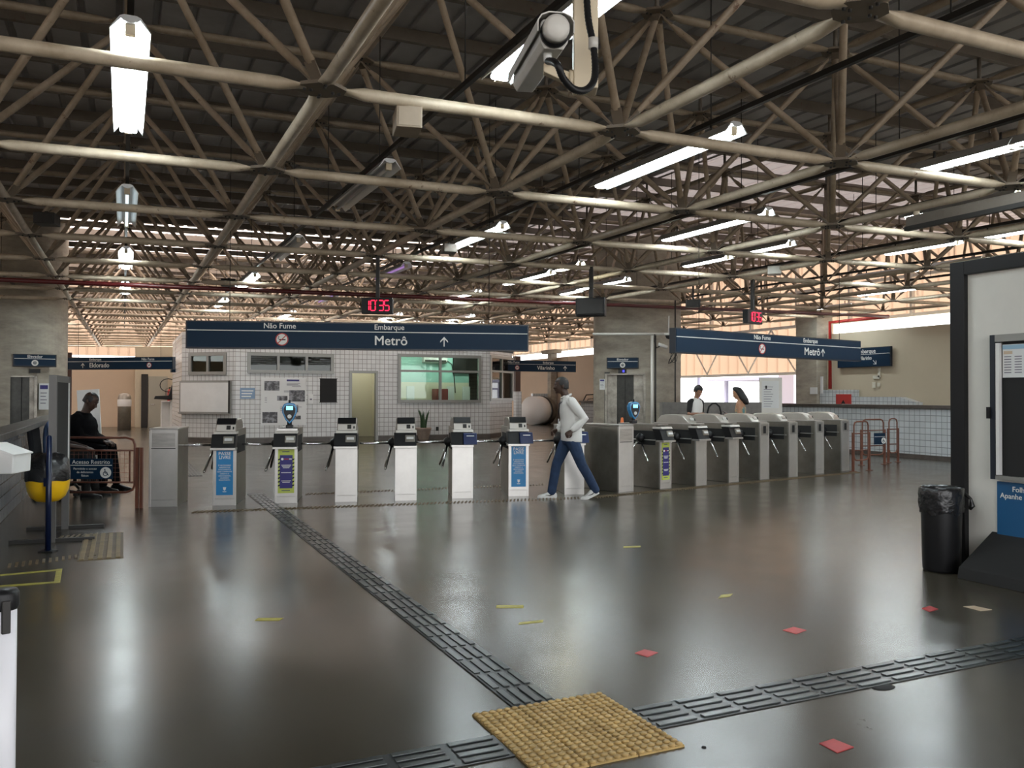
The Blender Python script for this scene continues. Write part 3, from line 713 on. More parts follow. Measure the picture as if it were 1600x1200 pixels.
office_lamp(9.2, 28.8, 'lit tube light over the office window desk'); office_lamp(11.2, 29.3, 'lit tube light at the right end of the office'); office_lamp(XI+R_DOOR[0]+.35, 29.2, 'lit tube light inside the office doorway')

def window(F, R, idx, cols, rows, label, glass=M_GLASS, sash=()):
    u0, u1, z0, z1 = R
    t = bpy.data.objects.new('window_%d' % idx, None); COL.objects.link(t); t.location = F.pt(u0, z0, 0); t.rotation_euler = (0, 0, F.a); struct(t, label)
    w = u1-u0; h = z1-z0; mb = MB(); f = .07
    mb.b2((-.03, -.05, -.03), (w+.03, .06, f), M_ALU); mb.b2((-.03, -.05, h-f), (w+.03, .06, h+.03), M_ALU)
    mb.b2((-.03, -.05, f), (f, .06, h-f), M_ALU); mb.b2((w-f, -.05, f), (w+.03, .06, h-f), M_ALU)
    for c in cols: mb.b2((w*c-.04, -.045, f), (w*c+.04, .05, h-f), M_ALU)
    for c in rows: mb.b2((f, -.047, h*c-.035), (w-f, .052, h*c+.035), M_ALU)
    mb.build('window_frame', parent=t)
    mb = MB(); mb.b2((f, .01, f), (w-f, .016, h-f), glass); mb.build('pane', parent=t)
window(FC, R_CLER, 1, (.345, .68), (), 'three-pane dark window high in the office front', M_GLASSD)
window(FC, R_BIG, 2, (.5,), (.66,), 'large four-pane office window showing the lit room')
window(FLc, R_LW, 3, (.51,), (), 'two-pane dark window high in the left angled wall', M_GLASSD)
window(FRc, R_RW, 4, (.5,), (.66,), 'four-pane window in the right angled wall')
# door frame and the door standing open
t = bpy.data.objects.new('door_2', None); COL.objects.link(t); t.location = FC.pt(R_DOOR[0], 0, 0); struct(t, 'grey framed doorway of the office standing open')
w = R_DOOR[1]-R_DOOR[0]; h = R_DOOR[3]; mb = MB(); f = .08
mb.b2((0, -.04, 0), (f, .16, h), M_ALU); mb.b2((w-f, -.04, 0), (w, .16, h), M_ALU); mb.b2((f, -.04, h-f), (w-f, .16, h), M_ALU); mb.build('frame', parent=t)
mb = MB(); mb.b2((.10, .22, .02), (.15, .98, h-.1), M_DOORG); dl = mb.build('door_leaf', parent=t)
mb = MB(); mb.tube((.15, .85, 1.0), (.22, .85, 1.0), .015, M_CHROME); mb.tube((.22, .85, 1.0), (.22, .72, 1.0), .012, M_CHROME); mb.build('door_handle', parent=dl)
mb = MB(); mb.b2((w*.48, 2.55, 0), (w*.66, 2.62, h-.12), mat('brown_door', (.05, .02, .012), .5)); mb.build('inner_door', parent=t)
def put(F, x0, y0, x1, y1): u0, u1, z0, z1 = rect(F, x0, y0, x1, y1); return u0, z0, u1-u0, z1-z0
# things fixed to the office front
def wall_thing(F, box, name, label, cat):
    u, z, w, h = put(F, *box); t = thing(name, F.pt(u, z, .001), F.a, label, cat); return t, w, h
t, w, h = wall_thing(FLc, (283, 595, 362, 647), 'display_case', 'blank white notice case on the left angled office wall', 'display case')
mb = MB(); mb.b2((0, -.09, 0), (w, 0, h), M_ALU); mb.build('case', parent=t, bevel=.01)
mb = MB(); mb.b2((.06, -.096, .06), (w-.06, -.09, h-.06), M_WHITE); mb.build('panel', parent=t)
mb = MB(); mb.b2((w-.05, -.12, 0), (w, -.09, h), M_DARK); mb.b2((0, -.12, -.01), (w, -.09, .03), M_ALU); mb.build('lid_edge', parent=t)
t, w, h = wall_thing(FC, (375, 606, 398, 623), 'wall_sign', 'small pale blue information plate by the photo poster', 'sign')
mb = MB(); mb.b2((0, -.015, 0), (w, 0, h), mat('pale_blue_print', (.22, .32, .46), .5)); mb.build('plate', parent=t)
mb = MB()
for k in range(3): mb.b2((w*.1, -.018, h*(.68-.26*k)), (w*(.9-.08*k), -.015, h*(.78-.26*k)), M_LET)
mb.build('lettering', parent=t)
t, w, h = wall_thing(FC, (408, 590, 478, 664), 'photo_poster', 'large white poster with grey station photographs on the tiles', 'poster')
mb = MB(); mb.b2((0, -.015, 0), (w, 0, h), M_PAPER); mb.build('sheet', parent=t)
ph = mat('photo_print', (.30, .30, .32), .6, noise=.75, nscale=7, contrast=(.4, .55))
for (a, b_, c, d_) in ((.07, .73, .40, .93), (.62, .50, .97, .74), (.35, .52, .58, .62), (.03, .05, .36, .28), (.62, .27, .82, .43), (.70, .12, .88, .20)):
    mb = MB(); mb.b2((w*a, -.018, h*b_), (w*c, -.015, h*d_), ph); mb.build('photograph', parent=t)
mb = MB(); mb.b2((w*.56, -.018, h*.93), (w*.84, -.015, h*.965), M_INDIGO)
for k, (x_, z_, l_) in enumerate(((.56, .88, .3), (.56, .86, .26), (.56, .84, .3), (.08, .58, .05), (.08, .55, .05), (.08, .52, .05), (.08, .48, .05), (.42, .38, .15), (.42, .35, .13), (.42, .31, .15), (.68, .82, .2), (.5, .72, .3), (.5, .70, .22), (.7, .38, .2))):
    mb.b2((w*x_, -.018, h*z_), (w*(x_+l_), -.015, h*(z_+.008)), M_PRINT)
mb.build('printing', parent=t)
t, w, h = wall_thing(FC, (481, 616, 489, 631), 'thermostat_box', 'small cream switch box between poster and black panel', 'switch box')
mb = MB(); mb.b2((0, -.04, 0), (w, 0, h), M_PAPER); mb.build('case', parent=t, bevel=.006); mb = MB(); mb.b2((w*.35, -.046, h*.4), (w*.75, -.04, h*.55), M_PRINT); mb.build('switch', parent=t)
t, w, h = wall_thing(FC, (500, 592, 526, 628), 'black_panel', 'square black panel on the tiles left of the office door', 'panel')
mb = MB(); mb.b2((0, -.02, 0), (w, 0, h), M_BLACKM); mb.build('board', parent=t); mb = MB(); mb.b2((-.02, -.03, -.02), (w+.02, -.012, 0), M_DARK); mb.b2((-.02, -.03, h), (w+.02, -.012, h+.02), M_DARK); mb.build('edge', parent=t)
t, w, h = wall_thing(FC, (681, 667, 685, 673), 'wall_socket', 'small black socket low on the tiles right of the plant', 'socket')
mb = MB(); mb.b2((0, -.03, 0), (w, 0, h), M_BLACK); mb.build('plate', parent=t, bevel=.004); mb = MB(); mb.b2((w*.3, -.036, h*.3), (w*.7, -.03, h*.7), M_DARK); mb.build('hole', parent=t)
# office contents seen through the glass
z = FC.pt(R_BIG[0], 0)
t = thing('office_desk', (z.x+.2, 28.7, 0), 0, 'long pale desk inside the lit office window', 'desk')
mb = MB(); mb.b2((0, 0, .72), (3.3, .7, .76), M_WOODF); mb.build('desk_top', parent=t)
for k in (0, 1.6, 3.24):
    mb = MB(); mb.b2((k, .05, 0), (k+.06, .65, .72), M_WOODF); mb.build('leg', parent=t)
def screen(x, label, w=.5):
    t = thing('computer_monitor', (x, 28.95, .76), 0, label, 'monitor')
    mb = MB(); mb.b2((-w/2, 0, .14), (w/2, .04, .50), M_BLACK); mb.build('screen', parent=t, bevel=.01); mb = MB(); mb.b2((-.03, .0, .01), (.03, .04, .16), M_BLACK); mb.b2((-.12, -.08, 0), (.12, .1, .015), M_BLACK); mb.build('stand', parent=t)
screen(z.x+1.55, 'black monitor on the left of the office desk'); screen(z.x+2.9, 'black monitor on the right of the office desk')
t = thing('red_cabinet', (z.x+2.15, 29.9, 0), 0, 'red cabinet at the back of the lit office', 'cabinet')
mb = MB(); mb.b2((0, -.3, 0), (.45, .25, 1.75), mat('dull_red_cabinet', (.20, .03, .03), .5)); mb.build('body', parent=t, bevel=.01); mb = MB(); mb.tube((.2, -.33, .9), (.2, -.33, 1.1), .012, M_CHROME); mb.build('handle', parent=t)
t = thing('air_conditioner', (z.x+1.75, 30.18, 2.72), 0, 'white air conditioner high on the teal office wall', 'air conditioner')
mb = MB(); mb.prism([(0, 0), (-.22, .05), (-.24, .3), (0, .32)], 'x', 0, .95, M_WHITE); mb.build('body', parent=t, bevel=.01); mb = MB(); mb.b2((.05, -.235, .06), (.9, -.225, .12), M_DARK); mb.build('vent', parent=t)
mb = MB(); mb.path([(z.x+2.72, 30.15, 2.86), (z.x+2.95, 30.15, 2.7), (z.x+3.05, 30.15, 2.2), (z.x+3.1, 30.15, 1.6)], .018, M_DARK, 6); tag(mb.build('cable'), 'dark cable hanging from the air conditioner', 'cable')
mb = MB(); mb.b2((z.x+2.4+.6, 30.10, 2.35), (z.x+4.1, 30.17, 3.1), M_BLACKM); tag(mb.build('wall_panel'), 'black panel on the upper office wall at the right', 'panel')
for k, (x_, w_) in enumerate(((.35, .55), (1.15, .3), (2.75, .3), (3.4, .3))):
    mb = MB(); mb.b2((z.x+x_, 30.14, 1.15), (z.x+x_+w_, 30.19, 1.85), M_PAPER); tag(mb.build('wall_chart'), ('wide pale chart on the office back wall', 'narrow chart left of the red cabinet', 'white chart right of the red cabinet', 'white chart at the right end of the office wall')[k], 'chart')
mb = MB(); xx = XI+R_DOOR[1]+.50; mb.b2((xx-.03, 28.1, 1.3), (xx, 28.5, 2.05), M_BLACK); mb.b2((xx-.12, 28.6, 1.2), (xx, 28.9, 1.6), M_DARK); tag(mb.build('key_board'), 'dark boxes hung on the wall inside the office doorway', 'wall box')
# navy signs fixed on top of the office
def blue_sign(name, loc, rotz, w, h, label, items, th=.10, line=.655, side=True, cat='sign', margin=.02):
    """hanging or fixed sign: navy face with a white rule, small wording above it and large below"""
    t = thing(name, loc, rotz, label, cat)
    mb = MB(); mb.b2((0, 0, 0), (w, th, h), M_SIGNE); mb.build('case', parent=t)
    mb = MB(); mb.b2((margin, -.006, margin), (w-margin, 0, h-margin), M_SIGN); mb.build('face', parent=t)
    mb = MB(); mb.b2((margin, -.009, h*line-.006), (w-margin, -.006, h*line+.006), M_LET); mb.build('line', parent=t)
    for it in items:
        k = it[0]
        if k == 't': _, s_, x_, z_, sz = it[:5]; text(s_, sz*h, parent=t, loc=(x_*w, -.008, z_*h), align='LEFT', bold=.0018 if sz > .25 else .001, sx=it[5] if len(it) > 5 else 1)
        elif k == 'arrow':
            _, x_, z_, sz, ang = it; sz *= h; R_ = Matrix.Rotation(ang, 3, 'Y'); o_ = Vector((x_*w, -.008, z_*h)); mb = MB()
            def P(a, c): return o_+R_ @ Vector((a*sz, 0, c*sz))
            def poly(pts): n = len(pts); mb.add([P(*p) for p in pts]+[P(*p)+Vector((0, -.003, 0)) for p in pts], [list(range(n)), list(range(n, 2*n))]+[(i, (i+1) % n, n+(i+1) % n, n+i) for i in range(n)], M_LET)
            poly([(-.055, -.5), (.055, -.5), (.055, .30), (-.055, .30)]); poly([(0, .5), (.40, .06), (.40, -.10), (0, .30)]); poly([(0, .5), (0, .30), (-.40, -.10), (-.40, .06)]); mb.build('arrow', parent=t)
        elif k == 'nosmoke':
            _, x_, z_, sz = it; r = sz*h/2; c = (x_*w, -.006, z_*h); mb = MB()
            mb.disc(c, r*.86, (0, -1, 0), .003, M_LET); mb.disc(c, r, (0, -1, 0), .006, M_RED, r0=r*.84)
            mb.box((c[0], -.0115, c[2]), (r*1.75, .003, r*.13), M_RED, Matrix.Rotation(-PI/4, 3, 'Y'))
            mb.b2((c[0]-r*.45, -.0105, c[2]-r*.14), (c[0]+r*.55, -.009, c[2]+r*.04), M_BLACKM)
            mb.path([(c[0]-r*.5, -.010, c[2]+r*.05), (c[0]-r*.62, -.010, c[2]+r*.2), (c[0]-r*.45, -.010, c[2]+r*.35), (c[0]-r*.55, -.010, c[2]+r*.5)], r*.05, M_BLACKM, 6)
            mb.build('no_smoking_symbol', parent=t)
    return t
u, z0, w, h = put(FRc, 765, 543, 802, 554)
blue_sign('office_sign', FRc.pt(u-.05, HT-.32, .02), FRc.a, w, .40, 'navy Saida sign on the right corner of the office', [('arrow', .3, .35, .4, -PI/2), ('t', 'Saída', .42, .36, .45)])
u, z0, w, h = put(FC, 640, 546, 731, 552)
blue_sign('office_sign', FC.pt(u, HT-.30, .05), 0, w, .36, 'dark navy sign band over the big office window', [])
# potted plant
c = fl(661, 687); c.y = 27.05
t = thing('potted_plant', (c.x, c.y, 0), 0, 'snake plant in a cement pot in front of the office tiles', 'plant')
mb = MB(); mb.lathe([(.15, 0), (.17, .02), (.25, .34), (.27, .36), (.27, .41), (.24, .41), (.23, .36)], (0, 0, 0), M_POT, 20); mb.build('pot', parent=t)
mb = MB(); mb.lathe([(.22, .345), (.0, .355)], (0, 0, 0), M_BLACKM, 16, cap=False); mb.build('soil', parent=t)
for k in range(13):
    a = random.uniform(0, 2*PI); r_ = random.uniform(.02, .15); ln = random.uniform(.35, .72); lean = random.uniform(.05, .5); pts = []; wv = []
    for q in range(6):
        s_ = q/5; pts.append(Vector((math.cos(a)*(r_+lean*ln*s_*s_*.7), math.sin(a)*(r_+lean*ln*s_*s_*.7), .35+ln*s_))); wv.append(.035*(1-s_**3)+.003)
    mb = MB(); mb.path(pts, wv, M_LEAF, 6, True, flat=[(1, .22)]*6); mb.build('leaf', parent=t)

# far side things
t = thing('fire_extinguisher', FC.pt(-1.0, 0)+Vector((-1.6, 8.5, .9)), 0, 'red fire extinguisher on the wall left of the office', 'fire extinguisher')
P = ony(270, 632, 41.8); t.location = (P.x-.15, 41.7, 1.15)
mb = MB(); mb.lathe([(.08, 0), (.09, .03), (.09, .5), (.05, .58), (.03, .6)], (0, 0, 0), M_EXT, 16); mb.build('cylinder', parent=t); mb = MB(); mb.tube((0, 0, .6), (0, 0, .68), .02, M_BLACK); mb.box((.04, 0, .68), (.14, .02, .03), M_BLACK); mb.path([(-.03, 0, .66), (-.16, 0, .6), (-.15, -.02, .2)], .012, M_BLACK, 6); mb.build('valve_and_hose', parent=t)
mb = MB(); P = ony(263, 602, 41.6); mb.path([P+Vector((.35*math.cos(k), 0, .30*math.sin(k))) for k in [q*2*PI/20 for q in range(20)]], .02, M_BLACK, 6, closed=True); tag(mb.build('coiled_hose'), 'black hose loop on the wall over the fire extinguisher', 'hose')
mb = MB(); P = ony(262, 645, 36); mb.b2((P.x-.25, 35.8, 0), (P.x+.45, 36.2, 1.25), M_WHITE); tag(mb.build('service_counter', bevel=.03), 'white counter end left of the office', 'counter')
t = thing('payphone_hood', (ony(264, 630, 35.5).x, 35.5, 1.45), 0, 'black hood jutting out left of the office', 'hood')
mb = MB(); mb.prism([(-.55, -.12), (.3, -.16), (.3, .5), (.1, .45), (-.02, .02), (-.5, .0)], 'y', -.2, .2, M_BLACK); mb.build('shell', parent=t, bevel=.02)
mb = MB(); mb.b2((.05, -.05, -1.45), (.15, .05, -.1), M_WHITE); mb.build('post', parent=t)
def drum(px, py0, D, r, hgt, label, name='rounded_stair_end', m1=M_WHITE, m2=M_CONC):
    c = dist(px, 661, D); t = thing(name, (c.x, c.y, 0), 0, label, 'stair end'); return t
# stair ends: a lying drum capping a low tiled wall
c = fl(194, 672); t = thing('stair_end', (c.x, c.y, 0), 0, 'dark rounded stair parapet end by the peach wall on the left', 'stair end')
mb = MB(); mb.lathe([(.26, 0), (.26, 1.35), (.22, 1.5), (.1, 1.56)], (0, 0, 0), M_STEELD, 20, sx=1.0, sy=1.4); mb.build('drum', parent=t); mb = MB(); mb.lathe([(.265, 1.0), (.275, 1.05), (.275, 1.25), (.265, 1.3)], (0, 0, 0), M_WHITE, 20, sy=1.4, cap=False); mb.build('band', parent=t)
c = dist(845, 655, 43.5); t = thing('stair_end', (c.x-.3, c.y, 0), -YAW+.85, 'glaring white drum-shaped stair end under the far platform sign', 'stair end')
mb = MB(); mb.tube((-.35, 0, .74), (.35, 0, .74), .735, mat('sun_glare_white', (.9, .9, .88), .6), 28); mb.build('drum', parent=t)  # whiter than the plain white paint: sun glare put into the drum's colour
mb = MB(); mb.tube((.35, 0, .72), (.85, 0, .72), .73, M_STEELD, 28); mb.tube((.42, 0, .72), (.52, 0, .72), .76, M_DARK, 28); mb.build('dark_end', parent=t)
c = dist(852, 640, 44.8); mb = MB(); mb.b2((c.x-.75, c.y, 0), (c.x+.75, c.y+.2, 1.62), M_TILEW); tag(mb.build('low_wall'), 'white tiled low wall behind the drum-shaped stair end', 'low wall')
c = dist(811, 640, 40); mb = MB(); mb.b2((c.x-.15, c.y, 0), (c.x+.13, c.y+.3, 1.7), M_TILEW); tag(mb.build('tiled_pier'), 'narrow white tiled pier by the right corner of the office', 'pier')
mb = MB(); mb.b2((c.x-.17, c.y+.05, 1.7), (c.x+.1, c.y+.35, 3.4), mat('brown_post', (.07, .03, .02), .5)); tag(mb.build('brown_post'), 'dark brown post above the tiled pier right of the office', 'post')
c = dist(110, 640, 25.0); mb = MB(); mb.b2((c.x-.2, c.y, 0), (c.x+.02, c.y+.2, 2.75), MATS['brown_post']); tag(mb.build('brown_post'), 'dark brown post beside the left elevator shaft', 'post')
t = thing('stair_railing', dist(916, 655, 40), 0, 'dark stair railing slanting up left of the right elevator', 'railing'); t.location.z = 0
mb = MB(); mb.path([(-.45, 0, .75), (.0, 0, 1.55), (.9, 0, 1.6)], .03, M_BLACK, 8); mb.path([(-.4, 0, .45), (.1, 0, 1.35), (.9, 0, 1.4)], .02, M_BLACK, 8); mb.build('handrail', parent=t)
mb = MB(); mb.tube((-.35, 0, 0), (-.35, 0, .95), .022, M_BLACK); mb.tube((.4, 0, 0), (.4, 0, 1.58), .022, M_BLACK); mb.build('post', parent=t)

# ================================================================== HANGING SIGNS
def hang(name, pL, pR, zb, h, label, items, rods=(.12, .88), th=.12):
    d = pR-pL; w = math.hypot(d.x, d.y); a = math.atan2(d.y, d.x)
    t = blue_sign(name, (pL.x, pL.y, zb), a, w, h, label, items, th=th)
    for r_ in rods:
        x = pL.x+d.x*r_; y = pL.y+d.y*r_; mb = MB(); mb.tube((w*r_, th/2, h), (w*r_, th/2, zc(x, y, 2.15)-zb), .005, M_DARK, 6); mb.build('hanger_rod', parent=t)
    return t
S1 = hang('hanging_sign', dist(290, 530, 11.5), dist(826, 530, 12.1), 2.14, .385, 'long navy Metro boarding sign over the left turnstile row',
     [('t', 'Não Fume', .218, .83, .27), ('t', 'Embarque', .537, .83, .27), ('t', 'Metrô', .537, .33, .48), ('arrow', .744, .33, .36, 0), ('nosmoke', .271, .35, .46)])
S2 = hang('hanging_sign', dist(1055, 530, 12.75), dist(1345, 530, 15.7), 2.16, .385, 'navy Metro boarding sign over the right turnstile row',
     [('t', 'Não Fume', .372, .83, .27), ('t', 'Embarque', .642, .83, .27), ('t', 'Metrô', .647, .33, .48), ('arrow', .757, .33, .36, 0), ('nosmoke', .415, .35, .46)])
P = dist(100, 570, 23.5)
hang('hanging_sign', P, dist(270, 570, 22.5+.2), 2.19, .34, 'navy Eldorado platform sign between left elevator and office',
     [('arrow', .18, .34, .4, 0), ('t', 'Eldorado', .24, .34, .52), ('t', 'Embarque', .24, .82, .28), ('t', 'Não Fume', .72, .82, .28), ('nosmoke', .79, .34, .44)])
hang('hanging_sign', dist(790, 570, 31.5), dist(900, 570, 32.5), 2.42, .42, 'navy Vilarinho platform sign right of the office',
     [('t', 'Não Fume', .03, .82, .26), ('nosmoke', .16, .34, .42), ('t', 'Vilarinho', .44, .34, .48), ('arrow', .84, .34, .42, 0), ('t', 'Embarque', .52, .82, .26)])
hang('hanging_sign', dist(268, 572, 30), dist(282, 572, 30.2), 2.3, .4, 'end of a navy sign between the Eldorado sign and the office', [('arrow', .5, .35, .4, 0)], rods=(.5,))
# the sign on the cream wall
A = onx(1310, 560, 20.9); B_ = onx(1393, 560, 20.9); zb = onx(1393, 571, 20.9).z-.02; zt_ = onx(1310, 546, 20.9).z
blue_sign('wall_sign', (20.86, A.y, zb), -PI/2, abs(A.y-B_.y), zt_-zb, 'navy sign with a slanting arrow on the cream wall', [('t', 'Embarque', .38, .8, .3), ('t', 'Metrô - Vilarinho', .22, .45, .27, .8), ('arrow', .72, .22, .3, 2.36)], th=.08)

# ================================================================== CLOCKS, SCREENS, BOXES
SEG = {'0': 'abcdef', '1': 'bc', '2': 'abged', '3': 'abgcd', '5': 'afgcd', '7': 'abc', '6': 'afgedc'}
def led(mb, ch, x, z, w, h, y=-.012):
    t_ = w*.17; g = t_*.35; hz = [(x+g, x+w-g)]
    def H(zc_): mb.prism([(x+g, zc_), (x+g+t_/2, zc_+t_/2), (x+w-g-t_/2, zc_+t_/2), (x+w-g, zc_), (x+w-g-t_/2, zc_-t_/2), (x+g+t_/2, zc_-t_/2)], 'y', y, y+.004, M_LED)
    def V(xc, za, zb_): mb.prism([(xc, za+g), (xc-t_/2, za+g+t_/2), (xc-t_/2, zb_-g-t_/2), (xc, zb_-g), (xc+t_/2, zb_-g-t_/2), (xc+t_/2, za+g+t_/2)], 'y', y, y+.004, M_LED)
    s_ = SEG[ch]
    if 'a' in s_: H(z+h)
    if 'g' in s_: H(z+h/2)
    if 'd' in s_: H(z)
    if 'b' in s_: V(x+w, z+h/2, z+h)
    if 'c' in s_: V(x+w, z, z+h/2)
    if 'f' in s_: V(x, z+h/2, z+h)
    if 'e' in s_: V(x, z, z+h/2)
def clock(P, rotz, w, h, label, ztop):
    t = thing('digital_clock', P, rotz, label, 'clock')
    mb = MB(); mb.b2((-w/2, 0, 0), (w/2, .12, h), M_BLACK); mb.build('case', parent=t, bevel=.008)
    mb = MB(); dh = h*.62; dw = dh*.46; z = h*.19
    for ch, x in (('1', -.36), ('0', -.20), ('3', .06), ('5', .24)): led(mb, ch, x*w+(-.3*dw if ch == '1' else 0), z, dw, dh)
    mb.b2((-.015*w, -.012, z+dh*.95), (.0, -.008, z+dh*1.05), M_LED); mb.build('red_digits', parent=t)
    mb = MB(); mb.b2((-.028, .03, h), (.028, .09, ztop-P[2]), M_DARK); mb.build('hanging_post', parent=t); return t
n_ = LN(1, 4); P = dist(589, 491, (n_-EYE).dot(_V)-.1); P.z = dist(589, 490, (n_-EYE).dot(_V)-.1).z
clock((P.x, P.y, P.z), -YAW, .50, .26, 'red digital clock over the long Metro sign', n_.z-.03)
n_ = ony(1180, 506, ny(4)-.06); clock((n_.x, n_.y, n_.z), .28, .52, .28, 'red digital clock over the right Metro sign', zc(n_.x, n_.y)+.02)
n_ = LN(2, 4); P = ony(924, 495, ny(4)-.02)
t = thing('hanging_screen', (P.x, P.y, P.z), PI-YAW-.3, 'black screen hanging from a post, seen from behind', 'screen')
mb = MB(); mb.b2((-.27, -.06, 0), (.27, .12, .34), M_BLACK); mb.build('case', parent=t, bevel=.02); mb = MB(); mb.b2((-.24, .12, .04), (.24, .16, .30), M_DARK); mb.build('front', parent=t)
mb = MB(); mb.b2((-.035, -.02, .34), (.035, .05, zc(P.x, P.y)-P.z+.02), M_DARK); mb.build('hanging_post', parent=t)
def sbox(px, py, D, w, h, label, rot=.3, m=M_PLATE):
    P = dist(px, py, D); t = thing('loudspeaker_box', (P.x, P.y, P.z), rot-YAW, label, 'loudspeaker')
    mb = MB(); mb.b2((-w/2, -.10, 0), (w/2, .16, h), m); mb.build('box', parent=t, bevel=.008)
    mb = MB(); mb.b2((-w*.42, -.104, h*.08), (w*.42, -.10, h*.92), m); mb.build('grille', parent=t)
    zt_ = zc(P.x, P.y, .04); mb = MB(); mb.b2((-.02, 0, h), (.02, .03, max(zt_-P.z, h+.03)), M_DARK); mb.build('bracket', parent=t)
sbox(637, 205, 6.15, .19, .16, 'wood-coloured loudspeaker box under the nearest chord', .25)
sbox(72, 351, 11.2, .26, .15, 'dark loudspeaker box hanging at the far left', .2, M_DARK)
sbox(702, 395, 13.2, .21, .13, 'grey loudspeaker box at the end of a lit lamp', .3, M_PURLIN)
sbox(1210, 429, 15.5, .24, .15, 'pale loudspeaker box over the right turnstiles', -.3, M_KIOSK)
sbox(357, 448, 18.5, .3, .17, 'dark loudspeaker box near the red pipe', .2, M_DARK)
sbox(1083, 480, 18.5, .3, .16, 'dark loudspeaker box left of the right clock', -.1, M_DARK)

# ================================================================== TURNSTILES
def notice_front(kind, parent, w, z0, z1):
    """printed sheet on the front of a turnstile, local y = 0 is the steel"""
    x0, x1 = -w/2+.03, w/2-.03
    if kind == 'livre':
        t = MB(); t.b2((x0, -.006, z0), (x1, 0, z1), M_BLUE); s_ = t.build('blue_notice', parent=parent, loc=(0, -.013, 0))
        H = z1-z0; ww = x1-x0
        text('PASSE\nLIVRE', ww*.29, parent=s_, loc=(0, -.008, z1-H*.115), align='CENTER', bold=.0014, line=.82)
        text('É NECESSÁRIO\nAPRESENTAR\nDOCUMENTO\nQUE COMPROVE\nDIREITO A\nGRATUIDADE,\nQUANDO\nSOLICITADO.', ww*.115, parent=s_, loc=(0, -.008, z1-H*.50), align='CENTER', bold=.0005, line=1.12)
        mb = MB(); zc_ = z0+H*.135; mb.prism([(-.018, zc_-.002), (0, zc_-.022), (.018, zc_-.002), (.018, zc_+.018), (-.018, zc_+.018)], 'y', -.008, -.006, M_LET)
        mb.b2((-.022, -.008, zc_+.020), (.022, -.006, zc_+.026), M_LET); mb.b2((-.026, -.008, zc_-.034), (.026, -.006, zc_-.029), M_LET); mb.b2((-.022, -.008, zc_-.042), (.022, -.006, zc_-.038), M_LET); mb.build('crest', parent=s_)
    else:
        t = MB(); t.b2((x0, -.006, z0), (x1, 0, z1), M_LIME); s_ = t.build('lime_notice', parent=parent, loc=(0, -.013, 0))
        H = z1-z0; ww = x1-x0; mb = MB(); mb.b2((x0+ww*.11, -.008, z0+H*.11), (x1-ww*.11, -.006, z1-H*.13), M_INDIGO); mb.build('indigo_panel', parent=s_)
        mb = MB(); n = 8
        for k in range(n):
            z = z0+H*.15+k*H*.085
            for a, b_ in ((x0, x0+ww*.12), (x1-ww*.12, x1)): mb.prism([(a, z), (b_, z+.012), (b_, z+.032), (a, z+.020)], 'y', -.009, -.008, M_BLACKM)
        mb.build('stripes', parent=s_)
        mb = MB(); zc_ = z1-H*.22; mb.disc((x0+ww*.26, -.008, zc_), .017, (0, -1, 0), .002, M_LET); mb.b2((x0+ww*.38, -.010, zc_-.006), (x0+ww*.66, -.008, zc_+.006), M_RED); mb.b2((x0+ww*.68, -.010, zc_-.007), (x0+ww*.84, -.008, zc_+.007), M_LET)
        for q, (z_, l_) in enumerate(((.36, .6), (.39, .5), (.42, .4), (.53, .6), (.72, .6), (.75, .45))):
            zz = z1-H*z_; mb.b2((-ww*l_/2, -.010, zz-.004), (ww*l_/2, -.008, zz+.004), M_LET)
        mb.b2((-ww*.25, -.008, z1-H*.06), (ww*.2, -.006, z1-H*.045), M_INDIGO); mb.b2((-ww*.28, -.008, z0+H*.05), (ww*.25, -.006, z0+H*.065), M_INDIGO); mb.build('printing', parent=s_)

